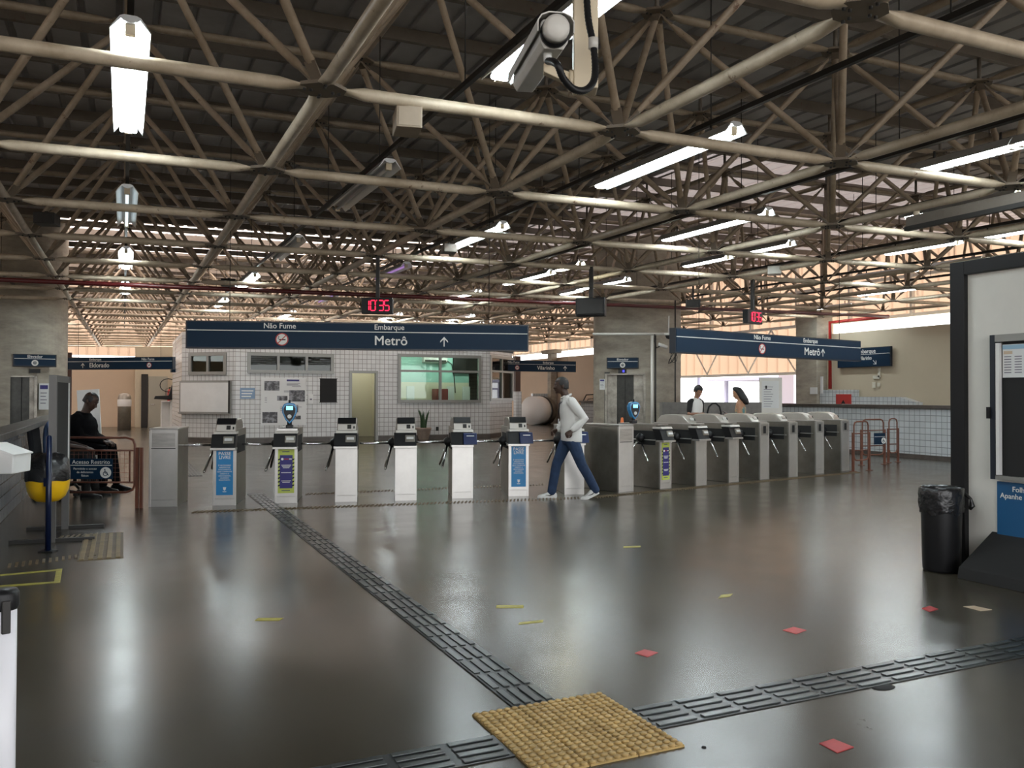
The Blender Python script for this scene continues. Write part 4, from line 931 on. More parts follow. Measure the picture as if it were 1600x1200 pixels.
def turnstile(loc, rot, label, W=.28, L=.87, front='plain', head='box', reader='pad', group=None, wide_console=True, arms='h', front_mat=M_STEELF, slot=False, posts=None):
    """local -y is the side the passenger comes from; +x right"""
    t = thing('turnstile', loc, rot, label, 'turnstile', group)
    zt = 1.03; mb = MB()
    zf = zt if (slot or head == 'gate') else .775
    # side profile of the cabinet
    if zf == zt: prof = [(0, 0), (L, 0), (L, zt), (0, zt)]
    else: prof = [(0, 0), (L, 0), (L, zt), (.10, zt), (.02, .90), (0, .775)]
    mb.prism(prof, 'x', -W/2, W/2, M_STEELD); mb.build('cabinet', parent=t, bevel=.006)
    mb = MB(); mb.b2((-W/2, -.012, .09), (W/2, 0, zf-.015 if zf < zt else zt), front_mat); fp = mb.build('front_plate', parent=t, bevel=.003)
    mb = MB(); mb.b2((-W/2+.008, -.010, 0), (W/2-.008, .002, .088), front_mat); mb.build('kick_plate', parent=t)
    mb = MB()
    for sx in (-1, 1): mb.b2((sx*W/2-.012, -.02, 0), (sx*W/2+.012, .01, zf-.01), M_STEELF)
    mb.build('corner_trim', parent=t)
    # recess panel on the side with the tripod
    if head != 'gate':
        mb = MB(); mb.b2((-W/2-.004, .10, .70), (-W/2, L-.12, .93), M_BLACKM); mb.b2((W/2, .10, .70), (W/2+.004, L-.12, .93), M_BLACKM); mb.build('recess', parent=t)
        y = L*.42; hub = Vector((-W/2-.05, y, .80)); mb = MB()
        mb.lathe([(.075, -.05), (.075, .01), (.05, .05), (.0, .055)], (0, 0, 0), M_BLACK, 16, cap=False)
        hb = mb.build('tripod_hub', parent=t, loc=hub, rot=(0, -math.radians(125), 0))
        for dv in ((-1, 0, .0), (-.22, -.60, -.77), (-.22, .60, -.77)):
            dv = Vector(dv).normalized(); ln = .47
            if arms == 'h' or dv.z < -.1:
                mb = MB(); mb.path([hub+dv*.03, hub+dv*(ln-.02), hub+dv*ln], [.017, .017, .010], M_CHROME, 10); mb.build('arm', parent=t)
        mb = MB(); mb.b2((-W/2-.02, .05, .775), (-W/2, L-.05, .79), M_STEELF); mb.build('side_ledge', parent=t)
    if zf < zt:
        # card console reaching out over the front
        cw = W/2+.03
        mb = MB(); mb.prism([(-.10, .775), (.06, .775), (.14, .965), (-.02, .965)], 'x', -cw, W/2+.005, M_BLACK); cs = mb.build('console', parent=t, bevel=.004)
        mb = MB(); mb.b2((-cw-.005, -.115, .755), (W/2+.012, .05, .785), M_STEELF); mb.build('console_shelf', parent=t, bevel=.003)
        mb = MB(); mb.prism([(-.05, .968), (.16, .968), (.16, 1.0), (-.03, 1.0)], 'x', -W/2-.005, W/2+.01, M_LIP); mb.build('console_lip', parent=t, bevel=.003)
        if reader == 'pad':
            mb = MB(); mb.box((.055, -.05, .885), (.14, .035, .10), M_STEELD, Matrix.Rotation(-.35, 3, 'X')); r_ = mb.build('card_reader', parent=t, bevel=.006)
            mb = MB(); mb.box((.055, -.072, .895), (.10, .006, .035), M_PAPER, Matrix.Rotation(-.35, 3, 'X')); mb.build('reader_screen', parent=r_)
        elif reader == 'navy':
            mb = MB(); mb.prism([(-.16, .79), (-.04, .79), (.02, .955), (-.08, .955)], 'x', .0, .20, M_VALNAVY); r_ = mb.build('card_reader', parent=t, bevel=.01)
            mb = MB(); mb.box((.10, -.128, .915), (.11, .004, .014), M_LET, Matrix.Rotation(-.45, 3, 'X')); mb.build('reader_print', parent=r_)
    if head == 'box':
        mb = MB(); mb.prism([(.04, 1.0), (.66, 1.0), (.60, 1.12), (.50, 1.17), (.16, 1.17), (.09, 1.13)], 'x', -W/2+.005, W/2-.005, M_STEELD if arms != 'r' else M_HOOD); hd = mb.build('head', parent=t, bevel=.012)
        mb = MB(); mb.prism([(.030, 1.005), (.055, 1.005), (.095, 1.09), (.070, 1.09)], 'x', -W/2+.015, W/2-.015, M_LIP); fc = mb.build('head_front', parent=hd, bevel=.002)
        mb = MB(); mb.box((.035, .052, 1.052), (.055, .01, .060), M_DARK, Matrix.Rotation(-.45, 3, 'X')); mb.box((.10, .047, 1.045), (.018, .012, .035), M_BLACKM, Matrix.Rotation(-.45, 3, 'X')); mb.build('display', parent=fc)
        mb = MB(); mb.prism([(.062, 1.10), (.10, 1.10), (.19, 1.178), (.12, 1.180)], 'x', -W/2+.015, W/2-.015, M_BLACK); mb.build('dark_visor', parent=hd)
    elif head == 'hood':
        pr = [(.16, 1.03), (L-.06, 1.03), (L-.08, 1.10), (L-.15, 1.165), (L-.25, 1.185), (.42, 1.185), (.30, 1.165), (.22, 1.10)]
        mb = MB(); mb.prism(pr, 'x', -W/2+.01, W/2-.01, M_HOOD); hd = mb.build('hood', parent=t, bevel=.015)
        mb = MB(); mb.box((.03, .215, 1.105), (.10, .012, .055), M_STEELF, Matrix.Rotation(-.5, 3, 'X')); mb.box((.095, .21, 1.10), (.016, .014, .04), M_BLACKM, Matrix.Rotation(-.5, 3, 'X')); mb.build('display', parent=hd)
        mb = MB(); mb.b2((-W/2-.004, .02, zt-.005), (W/2+.004, L, zt+.012), M_STEELF); mb.build('top_plate', parent=t)
    elif head == 'flat':
        mb = MB(); mb.b2((-W/2-.004, .04, zt-.005), (W/2+.004, L, zt+.014), M_STEEL); mb.build('top_plate', parent=t)
    elif head == 'gate':
        mb = MB(); mb.b2((-W/2-.012, -.02, zt), (W/2+.012, L+.01, zt+.022), M_STEEL); mb.build('top_plate', parent=t, bevel=.003)
        mb = MB(); mb.b2((-W/2+.02, -.018, .80), (W/2-.02, -.012, .985), M_STEEL); mb.b2((-W/2+.015, -.020, .775), (W/2-.015, -.012, .785), M_DARK); mb.build('upper_door', parent=t)
    if slot:
        mb = MB(); mb.b2((-W/2+.02, -.016, .80), (W/2-.02, -.010, 1.0), M_STEEL); mb.b2((-.035, -.022, .83), (.035, -.016, .965), M_BLACKM); mb.build('ticket_slot', parent=t)
    if front in ('livre', 'lime'): notice_front(front, t, W, .14, .745)
    return t

def validator(loc, rot, label):
    t = thing('card_validator', loc, rot, label, 'validator')
    mb = MB(); mb.b2((-.05, -.05, 0), (.05, .05, .05), M_BLACK); mb.tube((0, 0, .03), (0, 0, .12), .035, M_BLACK, 12); mb.build('neck', parent=t, bevel=.008)
    out = [(0, -.16), (.055, -.10), (.10, 0), (.105, .07), (.075, .125), (.03, .14), (-.03, .14), (-.075, .125), (-.105, .07), (-.10, 0), (-.055, -.10)]
    mb = MB(); mb.prism([(a, c+.22) for a, c in out], 'y', -.06, .04, M_VALID); sh = mb.build('shell', parent=t, bevel=.012)
    mb = MB(); mb.prism([(a*.78, c*.8+.22) for a, c in out], 'y', -.066, -.058, M_BLACK); mb.build('face', parent=sh)
    mb = MB(); mb.b2((-.045, -.072, .26), (.045, -.066, .315), M_SCREEN); mb.build('screen', parent=sh)
    mb = MB(); mb.disc((0, -.066, .17), .028, (0, -1, 0), .005, M_PAPER); mb.build('tap_mark', parent=sh)
    mb = MB(); mb.tube((0, -.01, .355), (0, -.01, .40), .016, M_BLACK, 8); mb.build('antenna', parent=t)
    return t

LROT = math.radians(-16.1); RROT = math.radians(12.1)
def base(px, py): p = fl(px, py); return (p.x, p.y, 0)
turnstile(base(255, 791.6), LROT, 'plain steel cabinet at the left end of the turnstile row', W=.34, L=.66, head='gate')
P1 = turnstile(base(351, 789.5), LROT, 'turnstile with a blue PASSE LIVRE notice, leftmost in the row', front='livre', head='box')
P2 = turnstile(base(447, 786), LROT, 'turnstile with a lime and indigo notice left of the strip end', front='lime', head='none')
P3 = turnstile(base(541, 784), LROT, 'plain-fronted turnstile in front of the office door', head='box')
P4 = turnstile(base(634, 782), LROT, 'plain-fronted turnstile directly left of the potted plant', head='box')
P5 = turnstile(base(722.5, 778.5), LROT, 'plain-fronted turnstile with a navy card reader below the big window', head='box', reader='navy')
P6 = turnstile(base(810, 775), LROT, 'turnstile with a blue PASSE LIVRE notice beside the walking man', front='livre', head='box', reader='navy')
P7 = turnstile(base(897, 772.5), LROT, 'turnstile half hidden behind the walking man', head='flat', reader='navy')
def top_of(px, py, rot, yl=.25, z=1.03): c = fl(px, py); return (c.x-math.sin(rot)*yl, c.y+math.cos(rot)*yl, z)
mb = MB(); mb.b2((-.14, .08, 1.0), (.14, .45, 1.03), M_STEELF); mb.build('top_plate', parent=P2)
validator(top_of(449, 786, LROT, .2), LROT+.1, 'blue card validator on the lime-notice turnstile of the left row')
turnstile(base(977, 768.2), RROT, 'tall plain steel cabinet at the bend of the turnstile rows', W=.30, L=.86, head='gate')
rr = [(1039, 763, 'lime', 'flat', False), (1094.5, 758.5, 'plain', 'hood', False), (1145.5, 753, 'plain', 'hood', False), (1193.5, 748.8, 'plain', 'hood', True), (1238.5, 745, 'plain', 'hood', True), (1280, 740, 'plain', 'hood', True), (1320, 735.6, 'plain', 'hood', True)]
lab = ['turnstile with a lime and indigo notice, first of the right row', 'second turnstile of the right row, rounded hood and slanted reader', 'third turnstile of the right row with hood and slanted reader',
       'fourth turnstile of the right row, with a slot front', 'fifth turnstile of the right row, with a slot front', 'sixth turnstile of the right row, with a slot front', 'last turnstile of the right row beside the red railings']
for (px, py, fr, hd, sl), lb in zip(rr, lab):
    turnstile(base(px, py), RROT, lb, W=.24, L=.95, front=fr, head=hd, slot=sl, arms='d', front_mat=M_STEELF)
validator(top_of(1018, 762, RROT, .42, 1.045), RROT-.2, 'blue card validator on the lime-notice turnstile of the right row')

# ================================================================== RAILINGS AND GATES
def plate(parent, x0, x1, z0, z1, y, detail=True):
    mb = MB(); mb.b2((x0, y, z0), (x1, y+.012, z1), M_SIGN); s_ = mb.build('sign_plate', parent=parent); w = x1-x0; h = z1-z0
    mb = MB(); mb.b2((x0+.01, y-.003, z0+h*.66), (x1-.01, y, z0+h*.69), M_LET); mb.build('line', parent=s_)
    mb = MB(); c = (x1-w*.16, y-.002, z0+h*.32); r = h*.27; mb.disc(c, r, (0, -1, 0), .003, M_LET)
    yy = y-.006
    mb.disc((c[0]-r*.05, yy+.001, c[2]-r*.2), r*.42, (0, -1, 0), .002, M_SIGN, r0=r*.30); mb.box((c[0]-r*.1, yy, c[2]+r*.15), (r*.13, .003, r*.6), M_SIGN); mb.box((c[0]+r*.1, yy, c[2]-r*.08), (r*.45, .003, r*.12), M_SIGN)
    mb.disc((c[0]-r*.13, yy+.001, c[2]+r*.56), r*.11, (0, -1, 0), .002, M_SIGN); mb.box((c[0]+r*.38, yy, c[2]-r*.3), (r*.12, .003, r*.5), M_SIGN, Matrix.Rotation(-.6, 3, 'Y')); mb.build('wheelchair_symbol', parent=s_)
    if detail:
        text('Acesso Restrito', h*.27, parent=s_, loc=(x0+w*.5, y-.004, z0+h*.83), align='CENTER', sx=1.05)
        text('Permitido o acesso\nde deficientes\nfísicos', h*.145, parent=s_, loc=(x0+w*.36, y-.004, z0+h*.34), align='CENTER', line=1.15)
    return s_
# restricted gate on the left
g1 = fl(214, 794); t = thing('restricted_gate', (g1.x, g1.y, 0), -YAW+.02, 'rust-red tubular gate with a blue Acesso Restrito sign', 'gate')
for x in (0, .055):
    mb = MB(); mb.b2((x-.018, -.018, 0), (x+.018, .018, .80), M_REDBR); mb.build('post', parent=t)
mb = MB(); Wd = .97
mb.path([(-.98, 0, .93), (-.14, 0, .93), (-.06, 0, .90), (-.035, 0, .84), (-.035, 0, .30), (-.06, 0, .24), (-.14, 0, .21), (-.98, 0, .21)], .016, M_REDBR, 8)
lf = mb.build('gate_leaf', parent=t)
mb = MB(); mb.tube((-.98, 0, .76), (-.03, 0, .76), .012, M_REDBR); mb.tube((-.98, 0, .34), (-.03, 0, .34), .012, M_REDBR); mb.tube((-.10, 0, .76), (-.10, 0, .34), .011, M_REDBR); mb.tube((-.98, 0, .93), (-.98, 0, .21), .016, M_REDBR)
mb.build('cross_bar', parent=lf)
mb = MB()
for k in range(14): x = -.95+k*.06; mb.tube((x, 0, .34), (x, 0, .76), .0025, M_REDBR, 5)
for k in range(6): z = .41+k*.06; mb.tube((-.98, 0, z), (-.10, 0, z), .0025, M_REDBR, 5)
mb.build('wire_mesh', parent=lf)
plate(t, -.87, -.31, .385, .655, -.03)
# railings at the right end
def railing(pts_, label, sign=False):
    p, q = [fl(*a) for a in pts_]; d = q-p; L = math.hypot(d.x, d.y)
    t = thing('access_railing', (p.x, p.y, 0), math.atan2(d.y, d.x), label, 'railing')
    for x in (0, L):
        mb = MB(); mb.b2((x-.02, -.02, 0), (x+.02, .02, .78), M_REDBR); mb.b2((x-.05, -.05, 0), (x+.05, .05, .012), M_REDBR); mb.build('post', parent=t)
    mb = MB(); r_ = .09; a, b_ = .03, L-.03
    mb.path([(a, 0, .30), (a, 0, .92), (a+.03, 0, .98), (a+.09, 0, 1.0), (b_-.09, 0, 1.0), (b_-.03, 0, .98), (b_, 0, .92), (b_, 0, .30), (b_-.03, 0, .24), (b_-.09, 0, .22), (a+.09, 0, .22), (a+.03, 0, .24)], .016, M_REDBR, 8, closed=True); mb.build('loop', parent=t)
    mb = MB(); mb.tube((0, 0, .76), (L, 0, .76), .012, M_REDBR); mb.tube((0, 0, .42), (L, 0, .42), .012, M_REDBR); mb.build('cross_bar', parent=t)
    if sign: plate(t, L*.5, L*.5+.33, .45, .70, -.035, False)
    return t
railing([(1333, 737), (1358, 735)], 'short rust-red rail loop next to the last turnstile')
railing([(1346, 727), (1382, 725.5)], 'rust-red rail with a small blue wheelchair sign', True)
railing([(1388, 723), (1403, 722)], 'narrow rust-red rail loop nearest the white parapet')

# ================================================================== LAMPS AND ROOF HARDWARE
RAILS = [-1.5, -.5, .5, 1.5, 2.5, 3.5, 4.5, 5.5, 6.5]
for i in RAILS:
    x = nx(i); mb = MB(); y0, y1 = -4, 40; w = .02 if i < 2 else .035
    for sx in (-1, 1): pass
    vv = [(x+a, y, zc(x, y, .30+c)) for y in (y0, y1) for a, c in ((-w, 0), (w, 0), (w, .045), (-w, .045))]
    mb.add(vv, [(0, 1, 2, 3), (7, 6, 5, 4), (0, 4, 5, 1), (1, 5, 6, 2), (2, 6, 7, 3), (3, 7, 4, 0)], M_DARK)
    o = mb.build('lamp_rail'); names = {-1.5: 'dark lamp rail at the far left of the roof', -.5: 'dark lamp rail carrying the bright lamp at the upper left', .5: 'dark lamp rail carrying the unlit lamp left of centre', 1.5: 'dark lamp rail carrying the long lamp right of centre', 2.5: 'dark lamp rail ending over the kiosk', 3.5: 'dark lamp rail, second to the right of the long lamp', 4.5: 'dark lamp rail, third to the right of the long lamp', 5.5: 'dark lamp rail over the last turnstiles', 6.5: 'dark lamp rail nearest the right parapet'}
    tag(o, names[i], 'lamp rail')
mb = MB()
for i in RAILS:
    for j in range(-1, 13):
        x, y = nx(i), ny(j+.15); mb.tube((x, y, zc(x, y, .34)), (x, y, zc(x, y, 2.05)), .006, M_DARK, 5)
o = mb.build('hanger_wires'); tag(o, 'thin dark wires hanging the lamp rails from the roof', 'wire'); o['kind'] = 'stuff'

proto = {}
def lamp(i, j0, j1, state, label):
    y0, y1 = ny(j0), ny(j1); x = nx(i); L = 2.36; ym = (y0+y1)/2; L = min(2.38, abs(y1-y0)); z0 = zc(x, ym, .18)
    key = (state, round(L, 1))
    if key not in proto:
        t = thing('fluorescent_lamp', (x, ym, z0), 0, label, 'lamp', 'tube lamps under the roof frame')
        t.rotation_euler = (math.atan(.01334), 0, 0)
        h = L/2; mb = MB(); sec = [(-.12, -.035), (-.115, -.04), (-.055, .035), (-.035, .02), (0, .012), (.035, .02), (.055, .035), (.115, -.04), (.12, -.035), (.06, .05), (.035, .06), (-.035, .06), (-.06, .05)]
        n = len(sec); mb.add([(a, -h, c) for a, c in sec]+[(a, h, c) for a, c in sec], [list(range(n))[::-1], list(range(n, 2*n))]+[(k, (k+1) % n, n+(k+1) % n, n+k) for k in range(n)], M_REFL); mb.build('reflector', parent=t)
        tm = {'on': M_TUBEON, 'yellow': M_TUBEWARM, 'off': M_TUBEOFF, 'faint': mat('faint_white_tube', (.9, .95, 1), .4, emit=(.8, .95, 1), estr=.7), 'dim': M_TUBEDIM}[state]
        for sx in ((0,) if state in ('off', 'dim', 'faint') else (-.05, .05)):
            mb = MB(); mb.tube((sx, -h+.05, -.022), (sx, h-.05, -.022), .019, tm, 10); mb.build('tube', parent=t)
        for s_ in (-1, 1): mb = MB(); mb.b2((-.03, s_*(h-.05)-.02, -.05), (.03, s_*(h-.05)+.02, .02), M_CREAM); mb.build('lamp_holder', parent=t)
        for s_ in (-.35, .35): mb = MB(); mb.tube((0, s_*L, .05), (0, s_*L, .14), .012, M_DARK, 6); mb.build('hanger', parent=t)
        proto[key] = t; return t
    t = copy_tree(proto[key]); t.location = (x, ym, z0); t['label'] = label; return t
LA = [
 (-.5, .90, 1.95, 'on', 'very bright lamp at the upper left, nearest the entrance'),
 (-.5, 2.88, 3.93, 'faint', 'dull grey lamp with one faint tube under the bright upper left one'),
 (-.5, 4.87, 5.87, 'on', 'bright lamp at the left, third back in its line'),
 (-.5, 6.95, 7.95, 'on', 'small bright lamp at the left, just over the red pipe'),
 (.5, -.1, .93, 'on', 'very bright lamp behind the surveillance camera'),
 (.5, 1.95, 3.0, 'off', 'unlit lamp with a bare reflector left of centre'),
 (.5, 3.96, 4.96, 'off', 'unlit grey lamp farther back over the left turnstiles'),
 (.5, 5.9, 6.9, 'on', 'lit lamp near the dark box over the Metro sign'),
 (.5, 8.2, 9.1, 'on', 'small lit lamp low over the left end of the Metro sign'),
 (1.5, .95, 2.03, 'on', 'long lit lamp right of the centre, hanging steeply in view'),
 (1.5, 3.02, 4.02, 'on', 'lit lamp with a grey box at its end above the clock'),
 (1.5, 4.85, 5.75, 'dim', 'lamp with a faint violet glow above the clock'),
 (1.5, 7.3, 8.1, 'dim', 'lamp with a faint violet glow left of the clock'),
 (1.5, 9.6, 10.6, 'on', 'small lit lamp right above the Metro lettering'),
 (2.62, -.25, .72, 'on', 'lit lamp over the kiosk, mostly out of view'),
 (2.62, .72, 1.14, 'on', 'bright lamp at the right edge above the kiosk'),
 (2.66, 2.05, 3.15, 'on', 'large bright lamp over the right turnstiles, first of its line'),
 (2.72, 4.25, 4.65, 'yellow', 'short yellowish lamp near the hanging screen'),
 (2.74, 4.78, 5.72, 'on', 'lit lamp left of the hanging screen'),
 (2.76, 6.4, 7.3, 'on', 'lit lamp behind the one left of the hanging screen'),
 (2.9, 9.4, 10.5, 'on', 'faint far lamp low over the middle of the Metro sign'),
 (3.46, .30, 1.22, 'on', 'lit lamp past the kiosk roof at the right edge'),
 (3.46, 1.26, 1.92, 'on', 'long lit lamp above the kiosk, second line from the right'),
 (3.52, 2.85, 3.42, 'on', 'lit lamp under the vertical strut at the right'),
 (3.54, 3.5, 4.04, 'on', 'lit lamp just behind it, lower in view'),
 (3.6, 4.95, 5.85, 'on', 'lit lamp right of the hanging screen'),
 (3.66, 5.92, 6.3, 'on', 'short lit lamp touching the hanging post of the screen'),
 (3.9, 9.2, 10.4, 'on', 'small lit lamp over the right end of the Metro sign'),
 (4.5, 2.36, 2.95, 'on', 'lit lamp left above the kiosk top'),
 (4.5, 1.4, 2.3, 'on', 'lit lamp over the kiosk top, partly hidden'),
 (5.44, 2.86, 3.36, 'on', 'lit lamp touching the kiosk corner in view'),
 (5.46, 3.46, 4.08, 'on', 'lit lamp left of the kiosk corner'),
 (6.7, 4.4, 5.2, 'on', 'lit lamp over the red railings'),
 (7.6, 6.1, 6.9, 'on', 'lit lamp near the red pipe corner'),
 (-1.35, 10.7, 12.2, 'on', 'lit lamp beside the left elevator shaft'),
]
for a in LA: lamp(*a)
# kiosk-side door track: long rail on short posts
A = fl(1432, 700); xT = 2.62
mb = MB()
P = onx(1432, 345, 8.55); Q = onx(1600, 309, 8.55)
t = thing('door_track', (8.55, 0, 0), 0, 'grey steel track hanging on posts above the kiosk', 'track')
zt_ = (P.z+Q.z)/2
mb = MB(); mb.b2((-.06, 2.0, zt_-.06), (.06, P.y+.1, zt_+.06), M_PURLIN); mb.b2((-.09, 2.0, zt_-.11), (-.02, P.y+.1, zt_-.06), M_DARK); mb.build('beam', parent=t)
for yy_ in (P.y, P.y-2.46, P.y-4.9):
    mb = MB(); mb.tube((0, yy_, zt_), (0, yy_, zc(8.55, yy_, 0)), .035, M_TUBE, 10); mb.build('post', parent=t)
# red water pipe: across the hall, then down the cream wall
mb = MB(); YP = 18.0; z0 = zc(0, YP, -.10)
mb.path([(-8.8, YP, zc(-8.8, YP, -.12)), (20.75, YP, zc(20.75, YP, -.12)-.05)], .045, M_REDPIPE, 10)
mb.path([(20.75, YP, zc(20.75, YP, -.17)), (20.75, 20.28, zc(20.75, YP, -.17)), (20.75, 20.28, 1.75)], .055, M_RED, 10)
tag(mb.build('red_pipe'), 'dark red fire main crossing under the roof and down the cream wall', 'pipe')
# hydrant cabinet
A = onx(1290, 609, 20.95); B_ = onx(1343, 609, 20.95)
t = thing('hydrant_cabinet', (20.93, A.y, 0), -PI/2, 'pale box with a red hydrant door on the cream wall', 'cabinet'); w = A.y-B_.y
mb = MB(); mb.b2((0, -.25, 0), (w, 0, 1.72), M_TILEW); mb.build('body', parent=t)
a = A.y-onx(1308, 620, 20.7).y; b_ = A.y-onx(1331, 620, 20.7).y; zt_ = onx(1320, 616, 20.7).z
mb = MB(); mb.b2((a, -.28, .5), (b_, -.25, zt_), M_RED); dd = mb.build('door', parent=t); mb = MB(); mb.prism([(a+.35*(b_-a), 1.28), (a+.65*(b_-a), 1.28), (a+.5*(b_-a), 1.40)], 'y', -.285, -.28, M_BLACKM); mb.build('flame_mark', parent=dd)
mb = MB(); mb.prism([(19.35, .3), (19.35, 1.50), (17.6, 1.50), (17.0, 1.34), (17.0, .3)], 'x', 20.7, 20.98, M_TILEW); tag(mb.build('tiled_ledge'), 'white tiled ledge along the foot of the cream wall', 'ledge')
A = onx(1370, 600, 20.97); mb = MB()
for (px, py, w_, h_) in ((1364, 592, .25, .10), (1372, 590, .08, .3), (1363, 606, .12, .18), (1371, 604, .1, .12)):
    q = onx(px, py, 20.97); mb.b2((20.96, q.y, q.z), (20.985, q.y-w_, q.z+h_), mat('peeled_paint', (.68, .66, .56), .8))
tag(mb.build('paint_mark'), 'pale peeled patch on the cream wall below the sign', 'paint mark')
A = onx(1272, 610, 20.5); mb = MB(); mb.b2((20.52, A.y-.1, A.z-.12), (20.55, A.y+.2, A.z+.1), M_PAPER); mb.b2((20.52, A.y-.35, A.z-.1), (20.55, A.y-.25, A.z+.45), M_PAPER); tag(mb.build('torn_paper'), 'white torn paper scraps on the concrete pier', 'paper')

# surveillance camera close to the lens
def frame_from(p, q, roll_ref=Vector((0, 0, 1))):
    z = (q-p).normalized(); x = z.cross(roll_ref).normalized(); y = z.cross(x); return Matrix((x, y, z)).transposed()
A = dist(820, 124, 3.75); B_ = dist(866, 52, 3.05); R3 = frame_from(A, B_)
t = thing('surveillance_camera', B_, 0, 'grey box surveillance camera hanging close overhead', 'surveillance camera')
Lc = (B_-A).length
def off(v): return (R3 @ Vector(v))
us = 1 if off((0, 1, 0)).z > 0 else -1
mb = MB(); o8 = [(-.052, -.030), (-.036, -.056), (.036, -.056), (.052, -.030), (.052, .035), (.040, .048), (-.040, .048), (-.052, .035)]
n = 8; mb.add([off((a, c*us, -Lc)) for a, c in o8]+[off((a, c*us, 0)) for a, c in o8], [list(range(n))[::-1], list(range(n, 2*n))]+[(k, (k+1) % n, n+(k+1) % n, n+k) for k in range(n)], M_CCTV); hs = mb.build('housing', parent=t, bevel=.004)
mb = MB(); arc = [(-.068, -.005), (-.068, .035), (-.055, .055), (-.028, .066), (.028, .066), (.055, .055), (.068, .035), (.068, -.005)]; inn = [(x*.95, y*.95-.001) for x, y in arc][::-1]; sec = arc+inn; n = len(sec)
mb.add([off((a, c*us, z)) for z in (-Lc-.07, .035) for a, c in sec], [tuple(range(n))[::-1], tuple(range(n, 2*n))]+[(k, (k+1) % n, n+(k+1) % n, n+k) for k in range(n)], M_CCTV); mb.build('sunshield', parent=t)
mb = MB(); mb.path([off((0, 0, 0)), off((0, 0, .02))], .054, M_BLACK, 20); mb.path([off((0, .006*us, .02)), off((0, .006*us, .05)), off((0, .006*us, .062))], [.050, .048, .035], M_CCTV, 20); mb.build('rear_cap', parent=t)
mb = MB(); mb.path([off((0, 0, -Lc-.002)), off((0, 0, -Lc-.012))], .036, M_BLACK, 16); mb.build('lens_window', parent=hs)
gl = off((.012, -.056*us, -.06)); mb = MB(); mb.path([gl, gl+Vector((0, 0, -.03))], .016, M_PAPER, 12); mb.build('cable_gland', parent=t)
PT = dist(914, 140, 3.35)
t2 = thing('camera_mount', (PT.x, PT.y, PT.z), -YAW, 'cream square post and arm holding the surveillance camera', 'bracket')
mb = MB(); mb.b2((-.048, -.048, -.01), (.048, .048, zc(PT.x, PT.y)-PT.z), M_CREAM); mb.build('post', parent=t2, bevel=.004)
Ri = Matrix.Rotation(YAW, 3, 'Z'); q = Ri @ (B_+off((0, -.056*us, -.22))-PT)
mb = MB(); mb.add([(-.048, -.02, .01), (-.048, .02, .01), (-.048, .02, .06), (-.048, -.02, .06), (q.x, q.y-.02, q.z-.035), (q.x, q.y+.02, q.z-.035), (q.x, q.y+.02, q.z), (q.x, q.y-.02, q.z)], [(3, 2, 1, 0), (4, 5, 6, 7), (0, 1, 5, 4), (1, 2, 6, 5), (2, 3, 7, 6), (3, 0, 4, 7)], M_CREAM); mb.build('arm', parent=t2, bevel=.004)
mb = MB(); mb.tube((-.065, 0, .035), (-.045, 0, .035), .042, M_CREAM, 18); mb.build('flange', parent=t2)
ctrl = [B_+gl+Vector((0, 0, -.028)), dist(870, 100, 3.02), dist(880, 122, 3.04), dist(896, 139, 3.08), dist(914, 141, 3.12), dist(927, 128, 3.16), dist(930, 105, 3.2), dist(927, 70, 3.22), dist(920, 35, 3.24), dist(917, 0, 3.26), dist(915, -60, 3.28)]
pts = []; ext = [ctrl[0]]+ctrl+[ctrl[-1]]
for k in range(1, len(ext)-2):
    p0, p1, p2, p3 = ext[k-1:k+3]
    for m_ in range(12):
        u = m_/12; pts.append(.5*((2*p1)+(p2-p0)*u+(2*p0-5*p1+4*p2-p3)*u*u+(3*p1-p0-3*p2+p3)*u**3))
mb = MB(); mb.path([Ri @ (p_-PT) for p_ in pts], [.0125+.0018*(k % 2) for k in range(len(pts))], M_BLACK, 10); cd = mb.build('flexible_conduit', parent=t2)
c0 = Ri @ (dist(927, 68, 3.22)-PT); mb = MB(); mb.tube(c0+Vector((0, 0, -.02)), c0+Vector((0, 0, .02)), .019, M_CCTV, 14); mb.build('conduit_clip', parent=cd)
# white conduit and small camera near the right elevator
D0 = 22.3
mb = MB(); a = dist(926, 522, D0); b_ = dist(1050, 522, D0-.3); mb.path([a, b_], .035, M_KIOSK, 8); c_ = dist(1019, 522, D0-.2); cc = c_.copy(); cc.z = 0; mb.path([c_, cc], .04, M_KIOSK, 8)
c2 = dist(1024, 522, D0-.2); cc = c2.copy(); cc.z = 0; mb.path([c2, cc], .025, M_DARK, 8)
tag(mb.build('conduit'), 'pale conduit over and down the right elevator shaft', 'conduit')
mb = MB(); c_ = dist(1055, 545, 21.5); cc = c_.copy(); cc.z = 0; c_.z = zc(c_.x, c_.y); mb.path([c_, cc], .02, M_DARK, 8); tag(mb.build('thin_pole'), 'thin dark pole right of the right elevator shaft', 'pole')
t = thing('surveillance_camera', dist(1036, 540, 21.6), -YAW, 'small bullet camera on the right elevator shaft', 'surveillance camera')
mb = MB(); mb.path([(-.12, 0, .04), (.10, -.05, -.05)], .045, M_CCTV, 12); mb.build('housing', parent=t); mb = MB(); mb.path([(-.05, .02, 0), (-.16, .06, -.06), (-.2, .1, .1), (-.19, .14, .3)], .015, M_BLACK, 6); mb.build('cable', parent=t)
t = thing('dome_camera', dist(1045, 524, 21.5), 0, 'dark dome camera left of the right Metro sign', 'surveillance camera')
mb = MB(); mb.lathe([(.0, -.10), (.06, -.08), (.09, -.02), (.09, .0)], (0, 0, 0), M_BLACK, 16, cap=False); mb.build('dome', parent=t); mb = MB(); mb.lathe([(.11, 0), (.11, .06)], (0, 0, 0), M_CCTV, 16); mb.tube((0, 0, .06), (0, 0, .5), .02, M_CCTV, 8); mb.build('base', parent=t)
